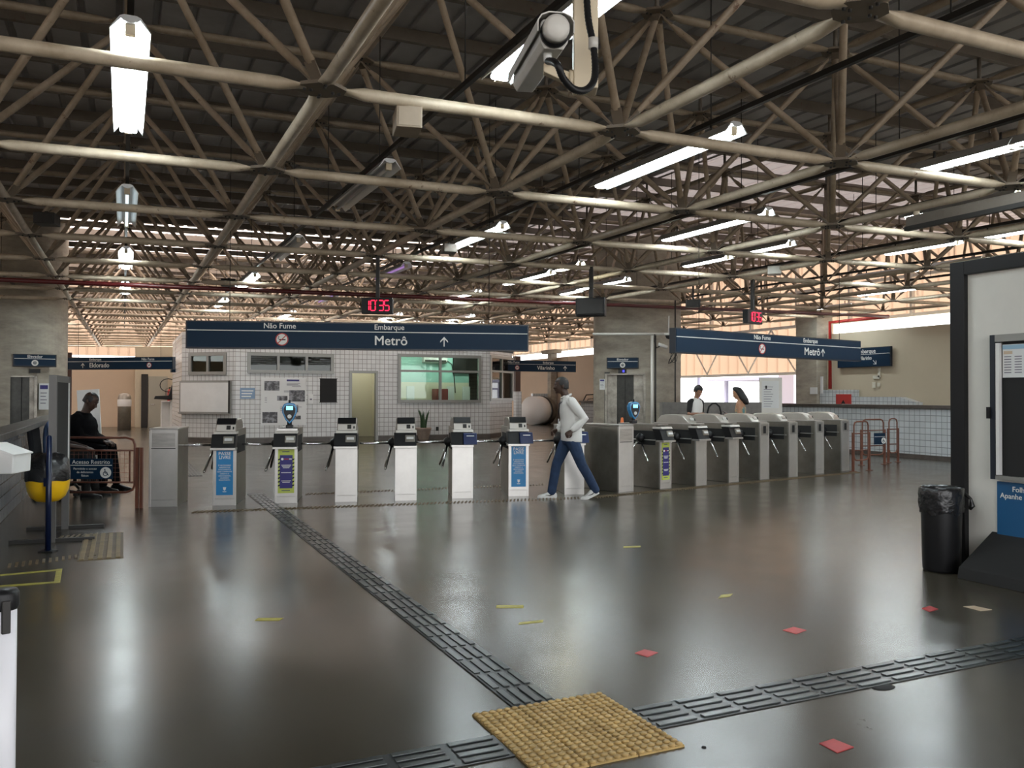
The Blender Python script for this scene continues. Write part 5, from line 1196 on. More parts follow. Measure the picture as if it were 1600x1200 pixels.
t = thing('coiled_cable', dist(1053, 558, 21.4), 0, 'loose coil of dark cable left of the right Metro sign', 'cable')
mb = MB()
for k in range(3): mb.path([(.10*math.cos(q+k)*(1+.15*k), .03*k, -.14*math.sin(q)*(1+.1*k)) for q in [w*2*PI/14 for w in range(14)]], .008, M_BLACK, 5, closed=True)
mb.build('coil', parent=t)

# ================================================================== RIGHT KIOSK, BIN
KX = 6.7; KY = onx(1488, 600, KX).y
kt = thing('kiosk', (KX, KY, 0), -PI/2, 'white kiosk panel with a thick black frame at the right', 'kiosk')   # local x runs towards the viewer, -y faces the hall
ktop = onx(1487, 412, KX).z
mb = MB(); mb.b2((.12, .02, .0), (4.2, 2.2, ktop-.1), M_KIOSK); mb.build('body', parent=kt)
mb = MB(); mb.b2((0, -.03, 0), (.14, 2.25, ktop), M_BLACK); mb.b2((.14, -.03, ktop-.12), (4.25, 2.25, ktop), M_BLACK); mb.build('frame', parent=kt, bevel=.006)
mb = MB(); ub = KY-onx(1558, 800, KX).y; mb.b2((ub, .0, .30), (4.2, .02, .79), M_BLUEK); bp_ = mb.build('blue_panel', parent=kt)
text('Folhetos', .062, parent=bp_, loc=(ub+.135, -.004, .735), bold=.001); text('Apanhe o seu', .062, parent=bp_, loc=(ub+.03, -.004, .675), bold=.001)
mb = MB(); mb.prism([(.02, .0), (-.42, .0), (-.40, .09), (.02, .36)], 'x', ub-.06, 4.2, M_BLACKM); mb.build('plinth', parent=kt, bevel=.006)
z1 = onx(1558, 524, KX).z; z0 = onx(1558, 748, KX).z
nb = thing('notice_board', (KX-.02, KY-ub, z0), -PI/2, 'glazed notice board on the kiosk with a sheet at its top', 'notice board')
hh = z1-z0
mb = MB(); mb.b2((-.01, -.05, 0), (.035, .02, hh), M_SIGNE); mb.b2((.035, -.05, hh-.06), (1.7, .02, hh), M_ALU); mb.b2((.035, -.05, 0), (1.7, .02, .035), M_ALU); mb.build('frame', parent=nb)
mb = MB(); mb.b2((.045, -.056, .04), (.075, -.02, hh-.07), M_WHITE); mb.build('light_strip', parent=nb)
mb = MB(); mb.b2((.075, -.012, .035), (1.7, .018, hh-.06), M_BLACKM); mb.build('back_panel', parent=nb)
mb = MB(); mb.b2((.085, -.022, hh-.36), (1.2, -.012, hh-.085), M_PAPER); sh = mb.build('printed_sheet', parent=nb)
mb = MB(); mb.b2((.085, -.025, hh-.125), (1.2, -.022, hh-.09), mat('pale_sky_print', (.30, .48, .62), .5)); mb.b2((.095, -.025, hh-.165), (.17, -.022, hh-.14), M_PEACH)
for k in range(7):
    for c_ in range(8): mb.b2((.10+.09*c_, -.024, hh-.19-.022*k), (.16+.09*c_, -.022, hh-.183-.022*k), M_PRINT)
mb.build('printing', parent=sh)
mb = MB(); mb.b2((-.03, -.07, hh*.42), (.0, -.02, hh*.50), M_BLACK); mb.build('lock', parent=nb)
c = fl(1499, 897); c.y += .17
t = thing('litter_bin', (c.x, c.y, 0), 0, 'black litter bin lined with a black bag by the kiosk', 'litter bin')
mb = MB(); mb.lathe([(.150, 0), (.158, .02), (.170, .52), (.172, .56)], (0, 0, 0), M_BLACK, 28, sy=.92); mb.build('body', parent=t)
mb = MB(); prof = []; n = 40
for zz, rr_, am in ((.50, .176, .010), (.55, .184, .008), (.60, .182, .009), (.66, .186, .006), (.71, .184, .004), (.725, .172, .002), (.70, .160, .002), (.60, .155, .004)):
    prof.append([(rr_+am*math.sin(9*th+zz*30)+am*.6*math.sin(17*th+zz*11), th, zz+.012*math.sin(5*th)*(zz < .52)) for th in [2*PI*k/n for k in range(n)]])
vv = [(r_*math.cos(th), r_*math.sin(th)*.92, z_) for ring in prof for (r_, th, z_) in ring]
mb.add(vv, [(i*n+j, i*n+(j+1) % n, (i+1)*n+(j+1) % n, (i+1)*n+j) for i in range(len(prof)-1) for j in range(n)], M_BAG, True); mb.build('bin_bag', parent=t)
mb = MB(); mb.path([(.17, -.08, .67), (.215, -.12, .62), (.22, -.13, .56), (.20, -.12, .53)], [.02, .012, .024, .014], M_BAG, 8); mb.build('bag_knot', parent=t)

# ================================================================== LEFT SIDE
c = fl(75, 862)
t = thing('pole_bin', (c.x, c.y, 0), -YAW, 'yellow rounded bin with a black bag on a navy pole', 'litter bin')
mb = MB(); mb.tube((0, 0, 0), (0, 0, 1.09), .026, M_BLUEP, 14); mb.lathe([(.026, 1.09), (.018, 1.105), (.0, 1.11)], (0, 0, 0), M_BLUEP, 14, cap=False); mb.build('pole', parent=t)
mb = MB(); mb.b2((-.07, -.05, 0), (.07, .05, .012), M_BLACK); mb.build('foot_plate', parent=t)
mb = MB(); mb.lathe([(.0, .44), (.10, .455), (.155, .50), (.185, .57), (.195, .66), (.192, .715)], (-.13, .22, 0), M_YBIN, 28, cap=False); mb.build('bowl', parent=t)
mb = MB(); n = 36; rings = []
for zz, rr_, am in ((.66, .199, .002), (.70, .200, .004), (.74, .198, .006), (.80, .185, .010), (.86, .165, .014), (.90, .13, .016), (.915, .06, .01)):
    rings.append([(rr_+am*math.sin(7*th+zz*20), th, zz+(.018*math.sin(4*th+1) if zz > .75 else .006*math.sin(6*th))) for th in [2*PI*k/n for k in range(n)]])
mb.add([(-.13+r_*math.cos(th), .22+r_*math.sin(th), z_) for ring in rings for (r_, th, z_) in ring], [(i*n+j, i*n+(j+1) % n, (i+1)*n+(j+1) % n, (i+1)*n+j) for i in range(len(rings)-1) for j in range(n)]+[list(range((len(rings)-1)*n, len(rings)*n))], M_BAG, True); mb.build('bin_bag', parent=t)
mb = MB(); mb.b2((-.05, .0, .62), (-.01, .05, .70), M_BLUEP); mb.build('bracket', parent=t)
# standing sign frame, seen almost edge on
fa = fl(14, 850); fb = fl(148, 844); xb0, xb1 = fa.x, fb.x; yb0 = (fa.y+fb.y)/2; fc = fl(159, 823); yb1 = fc.y
xm = (onx(92, 700, 0).x) if False else None
P0 = ony(82, 720, yb0); xp = P0.x; P1_ = ony(103, 720, yb1)
t = thing('sign_stand', (xp, yb0, 0), math.atan2(P1_.y-yb0, P1_.x-xp)-PI/2, 'tall grey standing sign frame seen nearly edge on', 'sign stand')
for yy_ in (0, yb1-yb0):
    mb = MB(); mb.b2((xb0-xp, yy_-.02, 0), (xb1-xp, yy_+.02, .035), M_DARK); mb.build('foot_bar', parent=t)
hs_ = ony(92, 586, yb0).z; M_FR = mat('dull_grey_frame', (.11, .105, .10), .5)
mb = MB()
for yy_ in (0, yb1-yb0): mb.b2((-.035, yy_-.03, 0), (.035, yy_+.03, hs_), M_FR)
mb.b2((-.03, 0, hs_-.07), (.03, yb1-yb0, hs_), M_FR); mb.build('frame', parent=t)
mb = MB(); mb.b2((-.022, .03, .74), (.022, yb1-yb0-.03, hs_-.07), M_BLACKM); mb.build('panel', parent=t)
mb = MB(); mb.b2((.024, yb1-yb0-.05, .78), (.036, yb1-yb0-.032, hs_-.07), M_WHITE); mb.build('edge_trim', parent=t)
# white sloped box on the low wall
q = onx(16, 720, -1.07)
t = thing('wall_box', (-1.08, q.y, onx(16, 738, -1.07).z), PI/2, 'white sloping box fixed to the left low wall', 'wall box')
P = dist(17, 738, 6.2); t.location = (P.x, P.y, P.z); t.rotation_euler = (0, 0, -YAW+.1)
mb = MB(); mb.prism([(-.30, 0), (.075, 0), (.08, .13), (-.10, .205), (-.30, .205)], 'y', -.14, .14, M_WHITE); mb.build('body', parent=t, bevel=.006)
mb = MB(); mb.prism([(-.30, .205), (-.10, .205), (.085, .13), (.09, .14), (-.10, .215), (-.30, .215)], 'y', -.15, .15, M_WHITE); mb.build('lid', parent=t)
mb = MB(); mb.b2((-.32, -.03, -P.z), (-.26, .03, .02), M_DARK); mb.build('stand', parent=t)
# belt barrier post, bottom left
c = dist(2, 1100, 2.35)
t = thing('barrier_post', (c.x, c.y, 0), -YAW, 'white belt barrier post with a grey head at the front left', 'barrier post')
mb = MB(); mb.tube((0, 0, .02), (0, 0, .93), .036, M_SILVER, 24); mb.build('tube', parent=t)
mb = MB(); mb.lathe([(.16, 0), (.16, .01), (.05, .03)], (0, 0, 0), M_BLACK, 24); mb.build('base', parent=t)
mb = MB(); mb.lathe([(.038, .90), (.042, .91), (.042, .945), (.036, .955), (.0, .957)], (0, 0, 0), M_BLACK, 24, cap=False); hd = mb.build('head', parent=t)
for a_ in (-PI/2+.75, PI/2+.3, -PI/2-.55):
    mb = MB(); mb.box((.043*math.cos(a_), .043*math.sin(a_), .885), (.012, .022, .09), M_DARK, rz(a_)); mb.build('belt_clip', parent=hd, bevel=.003)

# outside: car-port roofs and a column seen through the open bay
mb = MB()
for (x, y, z, w, d_) in ((40, 42, 2.6, 10, 6), (52, 34, 3.2, 9, 8), (38, 58, 3.4, 12, 6), (60, 50, 2.2, 14, 6)):
    mb.box((x, y, z), (w, d_, .18), M_CANOPY)
    for sx in (-1, 1):
        for sy in (-1, 1): mb.b2((x+sx*w*.4-.1, y+sy*d_*.35-.1, 0), (x+sx*w*.4+.1, y+sy*d_*.35+.1, z), M_CANOPY)
o = mb.build('carport_roof'); tag(o, 'pale lilac car-port roofs outside the open bay', 'car port')
mb = MB(); c = onx(1232, 620, 24.5); mb.b2((24.3, c.y-.5, 0), (25.2, c.y+.35, 4.6), mat('lilac_column', (.50, .50, .66), .7)); tag(mb.build('outside_column'), 'pale lilac column outside the open bay', 'column')
# glass-fronted notice on the parapet
A = dist(1187, 640, 20.5); B_ = dist(1222, 640, 20.5); w = (B_-A).length; z1 = dist(1200, 590, 20.5).z
t = thing('glass_notice_stand', (A.x, A.y, 0), -YAW, 'pale framed timetable standing behind the right turnstiles', 'notice stand')
mb = MB(); mb.b2((0, 0, .05), (w, .05, z1), M_KIOSK); mb.build('panel', parent=t); mb = MB(); mb.b2((.0, -.02, 0), (w, .07, .05), M_ALU); mb.build('base', parent=t)
mb = MB(); mb.b2((.1*w, -.004, z1*.62), (.86*w, 0, z1*.96), M_PAPER); pp = mb.build('sheet', parent=t)
mb = MB(); mb.b2((.25*w, -.006, z1*.86), (.33*w, -.004, z1*.90), M_BLACKM)
for k in range(9): mb.b2((.18*w, -.006, z1*(.64+.03*k)), (w*(.5+.05*(k % 3)), -.004, z1*(.646+.03*k)), M_PRINT)
mb.build('printing', parent=pp)
# low concrete seat wall behind the waiting people, with a chair-back hoop
mb = MB(); A = dist(1098, 640, 19.6); B_ = dist(1190, 640, 19.9)
a_ = math.atan2(B_.y-A.y, B_.x-A.x); mb.b2((-1.0, 0, 0), ((B_-A).length, .18, 1.36), M_COPEL)
tag(mb.build('low_wall', loc=(A.x, A.y, 0), rot=(0, 0, a_)), 'grey low wall between the two people behind the right turnstiles', 'low wall')
mb = MB(); c = dist(1116, 642, 18.6); d_ = Vector((math.cos(-YAW), math.sin(-YAW), 0))
mb.path([Vector((c.x, c.y, 0))+d_*(-.16), Vector((c.x, c.y, 1.15))+d_*(-.15), Vector((c.x, c.y, 1.27))+d_*(-.12), Vector((c.x, c.y, 1.345))+d_*(-.04), Vector((c.x, c.y, 1.345))+d_*(.04), Vector((c.x, c.y, 1.27))+d_*.12, Vector((c.x, c.y, 1.15))+d_*.15, Vector((c.x, c.y, 0))+d_*.16], .02, M_BLACK, 8)
tag(mb.build('hoop_rail'), 'dark arched hoop rail between the two waiting people', 'rail')
# orange cones in the right lift doorway
for k, (px, D_) in enumerate(((972, 21.2), (991, 21.6))):
    c = dist(px, 700, D_); t = thing('traffic_cone', (c.x, c.y, 0), 0, ('traffic cone on the left before the right elevator door', 'traffic cone on the right before the right elevator door')[k], 'traffic cone')
    mb = MB(); mb.lathe([(.14, .03), (.03, .95), (.0, .96)], (0, 0, 0), M_CONE, 16, cap=False); mb.build('cone', parent=t); mb = MB(); mb.b2((-.18, -.18, 0), (.18, .18, .03), M_CONE); mb.build('base', parent=t)
    mb = MB(); mb.lathe([(.085, .55), (.060, .75)], (0, 0, 0), M_WHITE, 16, cap=False); mb.build('white_band', parent=t)

# ================================================================== PEOPLE
def sm(a, b, t): return a+(b-a)*t
class Fig:
    """one continuous body grown from lofted limbs, then fused; local +x is where the person faces, +y their left"""
    def __init__(s, name, loc, rot, label): s.t = thing(name, loc, rot, label, 'person')
    def fuse(s, mb, name, m, vox, smooth=4):
        o = mb.build(name, m, parent=s.t)
        r = o.modifiers.new('fuse', 'REMESH'); r.mode = 'VOXEL'; r.voxel_size = vox; r.use_smooth_shade = True
        q = o.modifiers.new('soften', 'SMOOTH'); q.factor = .5; q.iterations = smooth
        return o
def limb(mb, pts, rads, n=12, ends=True, asp=None):
    pts = [Vector(p) for p in pts]; P = []; R_ = []; A = []
    # rounded ends and a little smoothing between joints
    d0 = (pts[1]-pts[0]).normalized(); d1 = (pts[-1]-pts[-2]).normalized()
    if ends: P += [pts[0]-d0*rads[0]*.8, pts[0]-d0*rads[0]*.5]; R_ += [rads[0]*.45, rads[0]*.82]; A += [0, 0]
    for i in range(len(pts)): P.append(pts[i]); R_.append(rads[i]); A.append(i)
    if ends: P += [pts[-1]+d1*rads[-1]*.5, pts[-1]+d1*rads[-1]*.8]; R_ += [rads[-1]*.82, rads[-1]*.45]; A += [len(pts)-1]*2
    mb.path(P, R_, None, n, True, flat=None if asp is None else [asp[a] for a in A])
def rings(mb, secs, n=18):                 # secs: centre, half depth (fore-aft vector), half width (sideways vector)
    vv = []
    for c, a, b_ in secs:
        c, a, b_ = Vector(c), Vector(a), Vector(b_)
        for j in range(n):
            th = 2*PI*j/n; e = .86; cs, sn = math.cos(th), math.sin(th)
            vv.append(c+a*math.copysign(abs(cs)**e, cs)+b_*math.copysign(abs(sn)**e, sn))
    ff = [(i*n+j, i*n+(j+1) % n, (i+1)*n+(j+1) % n, (i+1)*n+j) for i in range(len(secs)-1) for j in range(n)]+[list(range(n))[::-1], list(range((len(secs)-1)*n, len(secs)*n))]
    mb.add(vv, ff, None, True)
def head_geo(mb, c, R, k=1.0):
    """head with skull, jaw, nose, lips, brow, ears; R turns the local head frame (x forward, z up)"""
    def P(x, y, z): return c+R @ Vector((x*k, y*k, z*k))
    def V(x, y, z): return R @ Vector((x*k, y*k, z*k))
    rings(mb, [(P(.015, 0, -.118), V(.030, 0, 0), V(0, .022, 0)), (P(.028, 0, -.105), V(.050, 0, 0), V(0, .038, 0)), (P(.020, 0, -.075), V(.072, 0, 0), V(0, .054, 0)), (P(.008, 0, -.035), V(.088, 0, 0), V(0, .066, 0)),
               (P(-.002, 0, .005), V(.096, 0, 0), V(0, .073, 0)), (P(-.006, 0, .045), V(.098, 0, 0), V(0, .077, 0)), (P(-.008, 0, .080), V(.088, 0, 0), V(0, .070, 0)), (P(-.010, 0, .105), V(.062, 0, 0), V(0, .050, 0)), (P(-.010, 0, .118), V(.025, 0, 0), V(0, .022, 0))])
    mb.path([P(.088, 0, .008), P(.106, 0, -.022), P(.112, 0, -.036), P(.092, 0, -.044)], [.008*k, .012*k, .017*k, .010*k], None, 8)
    for sy in (-1, 1): mb.ell(P(.098, sy*.013, -.037), (.011*k, .010*k, .008*k), None, 8, 6)
    mb.ell(P(.090, 0, -.062), (.014*k, .026*k, .008*k), None, 10, 6, R); mb.ell(P(.088, 0, -.075), (.014*k, .022*k, .009*k), None, 10, 6, R); mb.ell(P(.072, 0, -.103), (.022*k, .022*k, .017*k), None, 10, 6, R)
    mb.path([P(.080, -.045, .012), P(.093, -.02, .020), P(.094, 0, .016), P(.093, .02, .020), P(.080, .045, .012)], .009*k, None, 8)
    for sy in (-1, 1):
        mb.ell(P(-.012, sy*.078, -.012), (.020*k, .010*k, .033*k), None, 10, 8, R @ Matrix.Rotation(-.2, 3, 'Y')); mb.ell(P(.066, sy*.038, -.030), (.020*k, .018*k, .016*k), None, 8, 6, R)
def face_parts(fig, c, R, k=1.0, hair=None, hm=None):
    def P(x, y, z): return c+R @ Vector((x*k, y*k, z*k))
    for sy in (-1, 1):
        mb = MB(); mb.ell(P(.079, sy*.031, .0), (.011*k, .015*k, .008*k), M_EYE, 10, 8, R); mb.ell(P(.088, sy*.031, .0), (.0035*k, .006*k, .006*k), M_BLACKM, 8, 6, R); mb.build('eye', parent=fig.t)
        mb = MB(); mb.path([P(.094, sy*.014, .021), P(.096, sy*.030, .026), P(.086, sy*.047, .020)], [.003*k, .004*k, .002*k], hm or M_HAIR, 6); mb.build('eyebrow', parent=fig.t)
M_EYE = mat('eye_white', (.22, .19, .17), .4)
def hair_cap(fig, c, R, k, front=.055, back=-.06, th=.010, m=None, full=False, side=-.005):
    """close hair: a shell over the skull that stops at a hairline"""
    def P(v): return c+R @ (v*k)
    mb = MB(); n = 28; rows = 10; vv = []
    for i in range(rows+1):
        for j in range(n):
            th_ = 2*PI*j/n; cs = math.cos(th_)
            zl = front if cs > .55 else (side if cs > -.1 else back); zl = sm(zl, zl, 1)
            zt = .118+th
            z = zt-(zt-zl)*(i/rows)**1.0
            q = max(0, 1-((z-.030)/(.090+th))**2) if z > .03 else 1-.10*((.03-z)/.09)**2
            r_ = math.sqrt(max(q, .0))
            vv.append(P(Vector((-.008+(.097+th)*r_*cs, (.077+th)*r_*math.sin(th_), z))))
    mb.add(vv, [(i*n+j, (i+1)*n+j, (i+1)*n+(j+1) % n, i*n+(j+1) % n) for i in range(rows) for j in range(n)]+[list(range(n)), ], m or M_HAIR, True)
    o = mb.build('hair', parent=fig.t); s_ = o.modifiers.new('thick', 'SOLIDIFY'); s_.thickness = .008; s_.offset = -1; return o
def hand_geo(mb, w, d, nrm, side, curl=.9, k=1.0):
    """w wrist, d pointing from wrist to knuckles, nrm out of the back of the hand, side +1 left -1 right"""
    d = Vector(d).normalized(); nrm = Vector(nrm); nrm = (nrm-d*nrm.dot(d)).normalized(); s_ = d.cross(nrm)*side   # towards the thumb
    rings(mb, [(w-d*.02, nrm*.021*k, s_*.026*k), (w+d*.015, nrm*.018*k, s_*.031*k), (w+d*.05*k, nrm*.016*k, s_*.041*k), (w+d*.085*k, nrm*.013*k, s_*.042*k), (w+d*.095*k, nrm*.008*k, s_*.036*k)], 14)
    for q, (off_, ln) in enumerate(((.031, .072), (.010, .081), (-.011, .075), (-.031, .060))):
        p = w+d*.085*k+s_*off_*k; cur = d.copy(); pts = [p]; cc = curl*(.9+.12*q)
        for sg, bend in ((.45, .55), (.30, .95), (.25, .6)):
            cur = (Matrix.Rotation(bend*cc, 3, d.cross(nrm).normalized()) @ cur) if False else (cur*math.cos(bend*cc)-(nrm if sg == .45 else nn)*math.sin(bend*cc))
            nn = (nrm*math.cos(0)+Vector((0, 0, 0))) if False else None
            cur.normalize(); nn = (nrm-cur*nrm.dot(cur)); nn = nn.normalized() if nn.length > 1e-4 else d
            if cur.dot(d) < 0 and nn.dot(d) < 0: nn = -nn
            if cur.dot(d) < 0: nn = d.normalized() if abs(cur.dot(nrm)) > .5 else -nrm
            p = p+cur*ln*sg*k; pts.append(p)
        limb(mb, pts, [.0098*k, .0092*k, .0086*k, .0078*k], 8)
    th = [w+d*.022*k+s_*.024*k, w+d*.045*k+s_*.050*k-nrm*.012*k, w+d*.072*k+s_*.052*k-nrm*.026*k, w+d*.090*k+s_*.040*k-nrm*.034*k]
    limb(mb, th, [.013*k, .012*k, .0105*k, .009*k], 8)

# ---------------- the walking man
pm = fl(889, 779)
W_ = Fig('person', (pm.x, pm.y, 0), PI-YAW+.10, 'walking man in a white long-sleeved shirt and blue jeans')
# joints: x forward, y left (the left side is turned to the viewer)
hc = Vector((.115, 0, 1.655)); RH = Matrix.Rotation(.02, 3, 'Y')
nb_ = Vector((.045, 0, 1.47)); sh = {1: Vector((.0, .185, 1.425)), -1: Vector((.03, -.185, 1.425))}
el = {1: Vector((-.17, .245, 1.17)), -1: Vector((.02, -.235, 1.15))}; wr = {1: Vector((-.005, .265, 1.01)), -1: Vector((.13, -.19, 1.0))}
hp = {1: Vector((-.02, .09, .90)), -1: Vector((.0, -.09, .90))}
kn = {1: Vector((-.17, .10, .50)), -1: Vector((.17, -.095, .49))}; an = {1: Vector((-.375, .10, .145)), -1: Vector((.245, -.09, .085))}
mb = MB(); head_geo(mb, hc, RH)
limb(mb, [(.035, 0, 1.44), (.055, 0, 1.50), (.085, 0, 1.58)], [.068, .058, .060])
rings(mb, [((-.01, 0, .86), (.10, 0, 0), (0, .15, 0)), ((-.01, 0, 1.0), (.10, 0, 0), (0, .15, 0)), ((.0, 0, 1.15), (.10, 0, 0), (0, .145, 0)), ((.015, 0, 1.32), (.105, 0, 0), (0, .17, 0)), ((.02, 0, 1.42), (.08, 0, 0), (0, .16, 0)), ((.03, 0, 1.46), (.05, 0, 0), (0, .08, 0))])
for s_ in (1, -1):
    limb(mb, [sh[s_], sh[s_].lerp(el[s_], .5), el[s_], el[s_].lerp(wr[s_], .45), wr[s_]], [.052, .046, .040, .036, .026])
    limb(mb, [hp[s_], hp[s_].lerp(kn[s_], .5), kn[s_], kn[s_].lerp(an[s_], .4), an[s_]], [.085, .072, .054, .050, .034])
hand_geo(mb, wr[1]+Vector((.01, 0, -.012)), (.75, -.05, -.55), (.3, .85, .35), -1, 1.25, 1.0)
hand_geo(mb, wr[-1]+Vector((.01, 0, 0)), (.85, .1, -.3), (.2, -.6, .7), 1, 1.0, 1.0)
W_.fuse(mb, 'body', M_SKIN_D, .0072, 3)
face_parts(W_, hc, RH); hair_cap(W_, hc, RH, 1.0, front=.050, back=-.055, th=.006, side=.0)
# shirt: loose, hanging over the belt, sleeves to the wrist
mb = MB(); yw = .185
rings(mb, [((-.035, 0, .835), (.150, 0, .012), (0, .195, 0)), ((-.035, 0, .90), (.152, 0, 0), (0, .198, 0)), ((-.03, 0, 1.02), (.150, 0, 0), (0, .190, 0)), ((-.02, 0, 1.15), (.145, 0, 0), (0, .180, 0)), ((-.005, 0, 1.28), (.142, 0, 0), (0, .19, 0)), ((.005, 0, 1.38), (.125, 0, 0), (0, .195, 0)), ((.015, 0, 1.44), (.095, 0, 0), (0, .17, 0)), ((.035, 0, 1.485), (.072, 0, .006), (0, .085, 0)), ((.045, 0, 1.505), (.064, 0, .01), (0, .066, 0))], 24)
for s_ in (1, -1):
    limb(mb, [sh[s_]+Vector((0, -.02*s_, -.01)), sh[s_].lerp(el[s_], .5), el[s_]+Vector((-.012, 0, 0)), el[s_].lerp(wr[s_], .5)+Vector((0, 0, -.008)), wr[s_]+(el[s_]-wr[s_])*.06], [.080, .072, .066, .060, .046])
for k in range(9):                          # soft folds
    z = .88+.05*k; a = random.uniform(-.6, .6); mb.path([(-.17+.01*k, .10+.02*math.sin(k), z), (-.06, .188-.002*k, z+.03*math.sin(k*2)), (.05, .16, z+.05)], [.006, .013, .005], None, 6)
W_.fuse(mb, 'shirt', M_SHIRTW, .011, 3)
mb = MB(); mb.path([(.10, -.055, 1.475), (.118, 0, 1.465), (.10, .055, 1.475), (.04, .075, 1.50), (-.02, .05, 1.52), (-.03, 0, 1.525), (-.02, -.05, 1.52), (.04, -.075, 1.50)], .014, M_SHIRTW, 8, closed=True); mb.build('collar', parent=W_.t)
mb = MB(); mb.path([(-.02, .06, 1.50), (.07, .075, 1.47), (.145, .05, 1.38), (.155, .03, 1.27), (.152, .01, 1.17)], .005, M_BLACK, 6); mb.path([(-.02, -.06, 1.50), (.07, -.075, 1.47), (.145, -.04, 1.38), (.155, -.02, 1.27), (.152, .01, 1.17)], .005, M_BLACK, 6); ly = mb.build('lanyard', parent=W_.t)
mb = MB(); mb.box((.160, .01, 1.12), (.008, .06, .09), M_PAPER); mb.build('badge', parent=ly)
mb = MB()
rings(mb, [((-.02, 0, .80), (.115, 0, 0), (0, .165, 0)), ((-.02, 0, .88), (.12, 0, 0), (0, .17, 0)), ((-.02, 0, .95), (.112, 0, 0), (0, .158, 0))], 20)
for s_ in (1, -1):
    low = an[s_].lerp(kn[s_], .02)+Vector((0, 0, -.02 if s_ > 0 else -.005))
    limb(mb, [hp[s_]+Vector((0, 0, -.03)), hp[s_].lerp(kn[s_], .45), kn[s_], kn[s_].lerp(an[s_], .45), low], [.106, .094, .075, .070, .066], ends=True)
for s_ in (1, -1):
    mb.path([kn[s_]+Vector((.02, .05, .05)), kn[s_]+Vector((-.05, .06*s_, .0)), kn[s_]+Vector((-.06, .02, -.06))], [.006, .014, .006], None, 6)
W_.fuse(mb, 'jeans', M_JEANS, .011, 3)
def shoe(fig, ankle, fwd, pitch, sole_to, m=M_SHOEW, L=.28, logo=True, name='shoe'):
    """sole from heel to toe, turned by pitch about the toe or heel"""
    fwd = Vector((fwd[0], fwd[1], 0)).normalized(); lat = Vector((-fwd.y, fwd.x, 0))
    heel = Vector((ankle.x, ankle.y, 0))-fwd*.065
    def P(u, v, z):
        q = Vector((u, 0, z)); a = pitch; piv = .20 if a > 0 else .02
        if a: du = u-piv; f_ = 1 if (a > 0 and du < 0) or a < 0 else 0; q = Vector((piv+du*math.cos(a*f_)+z*math.sin(a*f_), 0, -du*math.sin(a*f_)+z*math.cos(a*f_))) if f_ else q
        return heel+fwd*q.x+lat*v+Vector((0, 0, q.z))
    mb = MB()
    def ring(u, w, z0, z1): return [P(u, w*math.copysign(abs(math.sin(t))**.7, math.sin(t)), (z0+z1)/2-(z1-z0)/2*math.copysign(abs(math.cos(t))**.8, math.cos(t))) for t in [2*PI*j/14 for j in range(14)]]
    rs = [ring(-.005, .024, .012, .06), ring(.01, .034, .0, .085), ring(.05, .038, .0, .115), ring(.09, .040, .0, .105), ring(.14, .043, .0, .080), ring(.19, .048, .0, .062), ring(.23, .046, .0, .052), ring(.265, .034, .002, .042), ring(.28, .018, .008, .030)]
    vv = [p for r_ in rs for p in r_]; n = 14
    mb.add(vv, [(i*n+j, i*n+(j+1) % n, (i+1)*n+(j+1) % n, (i+1)*n+j) for i in range(len(rs)-1) for j in range(n)]+[list(range(n)), list(range((len(rs)-1)*n, len(rs)*n))], m, True)
    o = mb.build(name, parent=fig.t)
    mb = MB(); vv = []
    out = [(-.006, .020), (.02, .036), (.10, .040), (.19, .050), (.25, .042), (.284, .014)]
    for z in (-.001, .020):
        vv += [P(u, w, z) for u, w in out]+[P(u, -w, z) for u, w in out[::-1]]
    n = 12; mb.add(vv, [list(range(n))[::-1], list(range(n, 2*n))]+[(i, (i+1) % n, n+(i+1) % n, n+i) for i in range(n)], m); mb.build('sole', parent=o)
    if logo:
        mb = MB(); mb.path([P(.06, .043, .055), P(.10, .0445, .040), P(.17, .047, .050)], [.003, .007, .002], M_CLOTHG, 6); mb.path([P(.06, -.043, .055), P(.10, -.0445, .040), P(.17, -.047, .050)], [.003, .007, .002], M_CLOTHG, 6); mb.build('side_stripe', parent=o)
    return o
shoe(W_, Vector((-.375, .10, 0)), (1, .05), .42, 0)
shoe(W_, Vector((.235, -.09, 0)), (1, -.03), 0, 0)

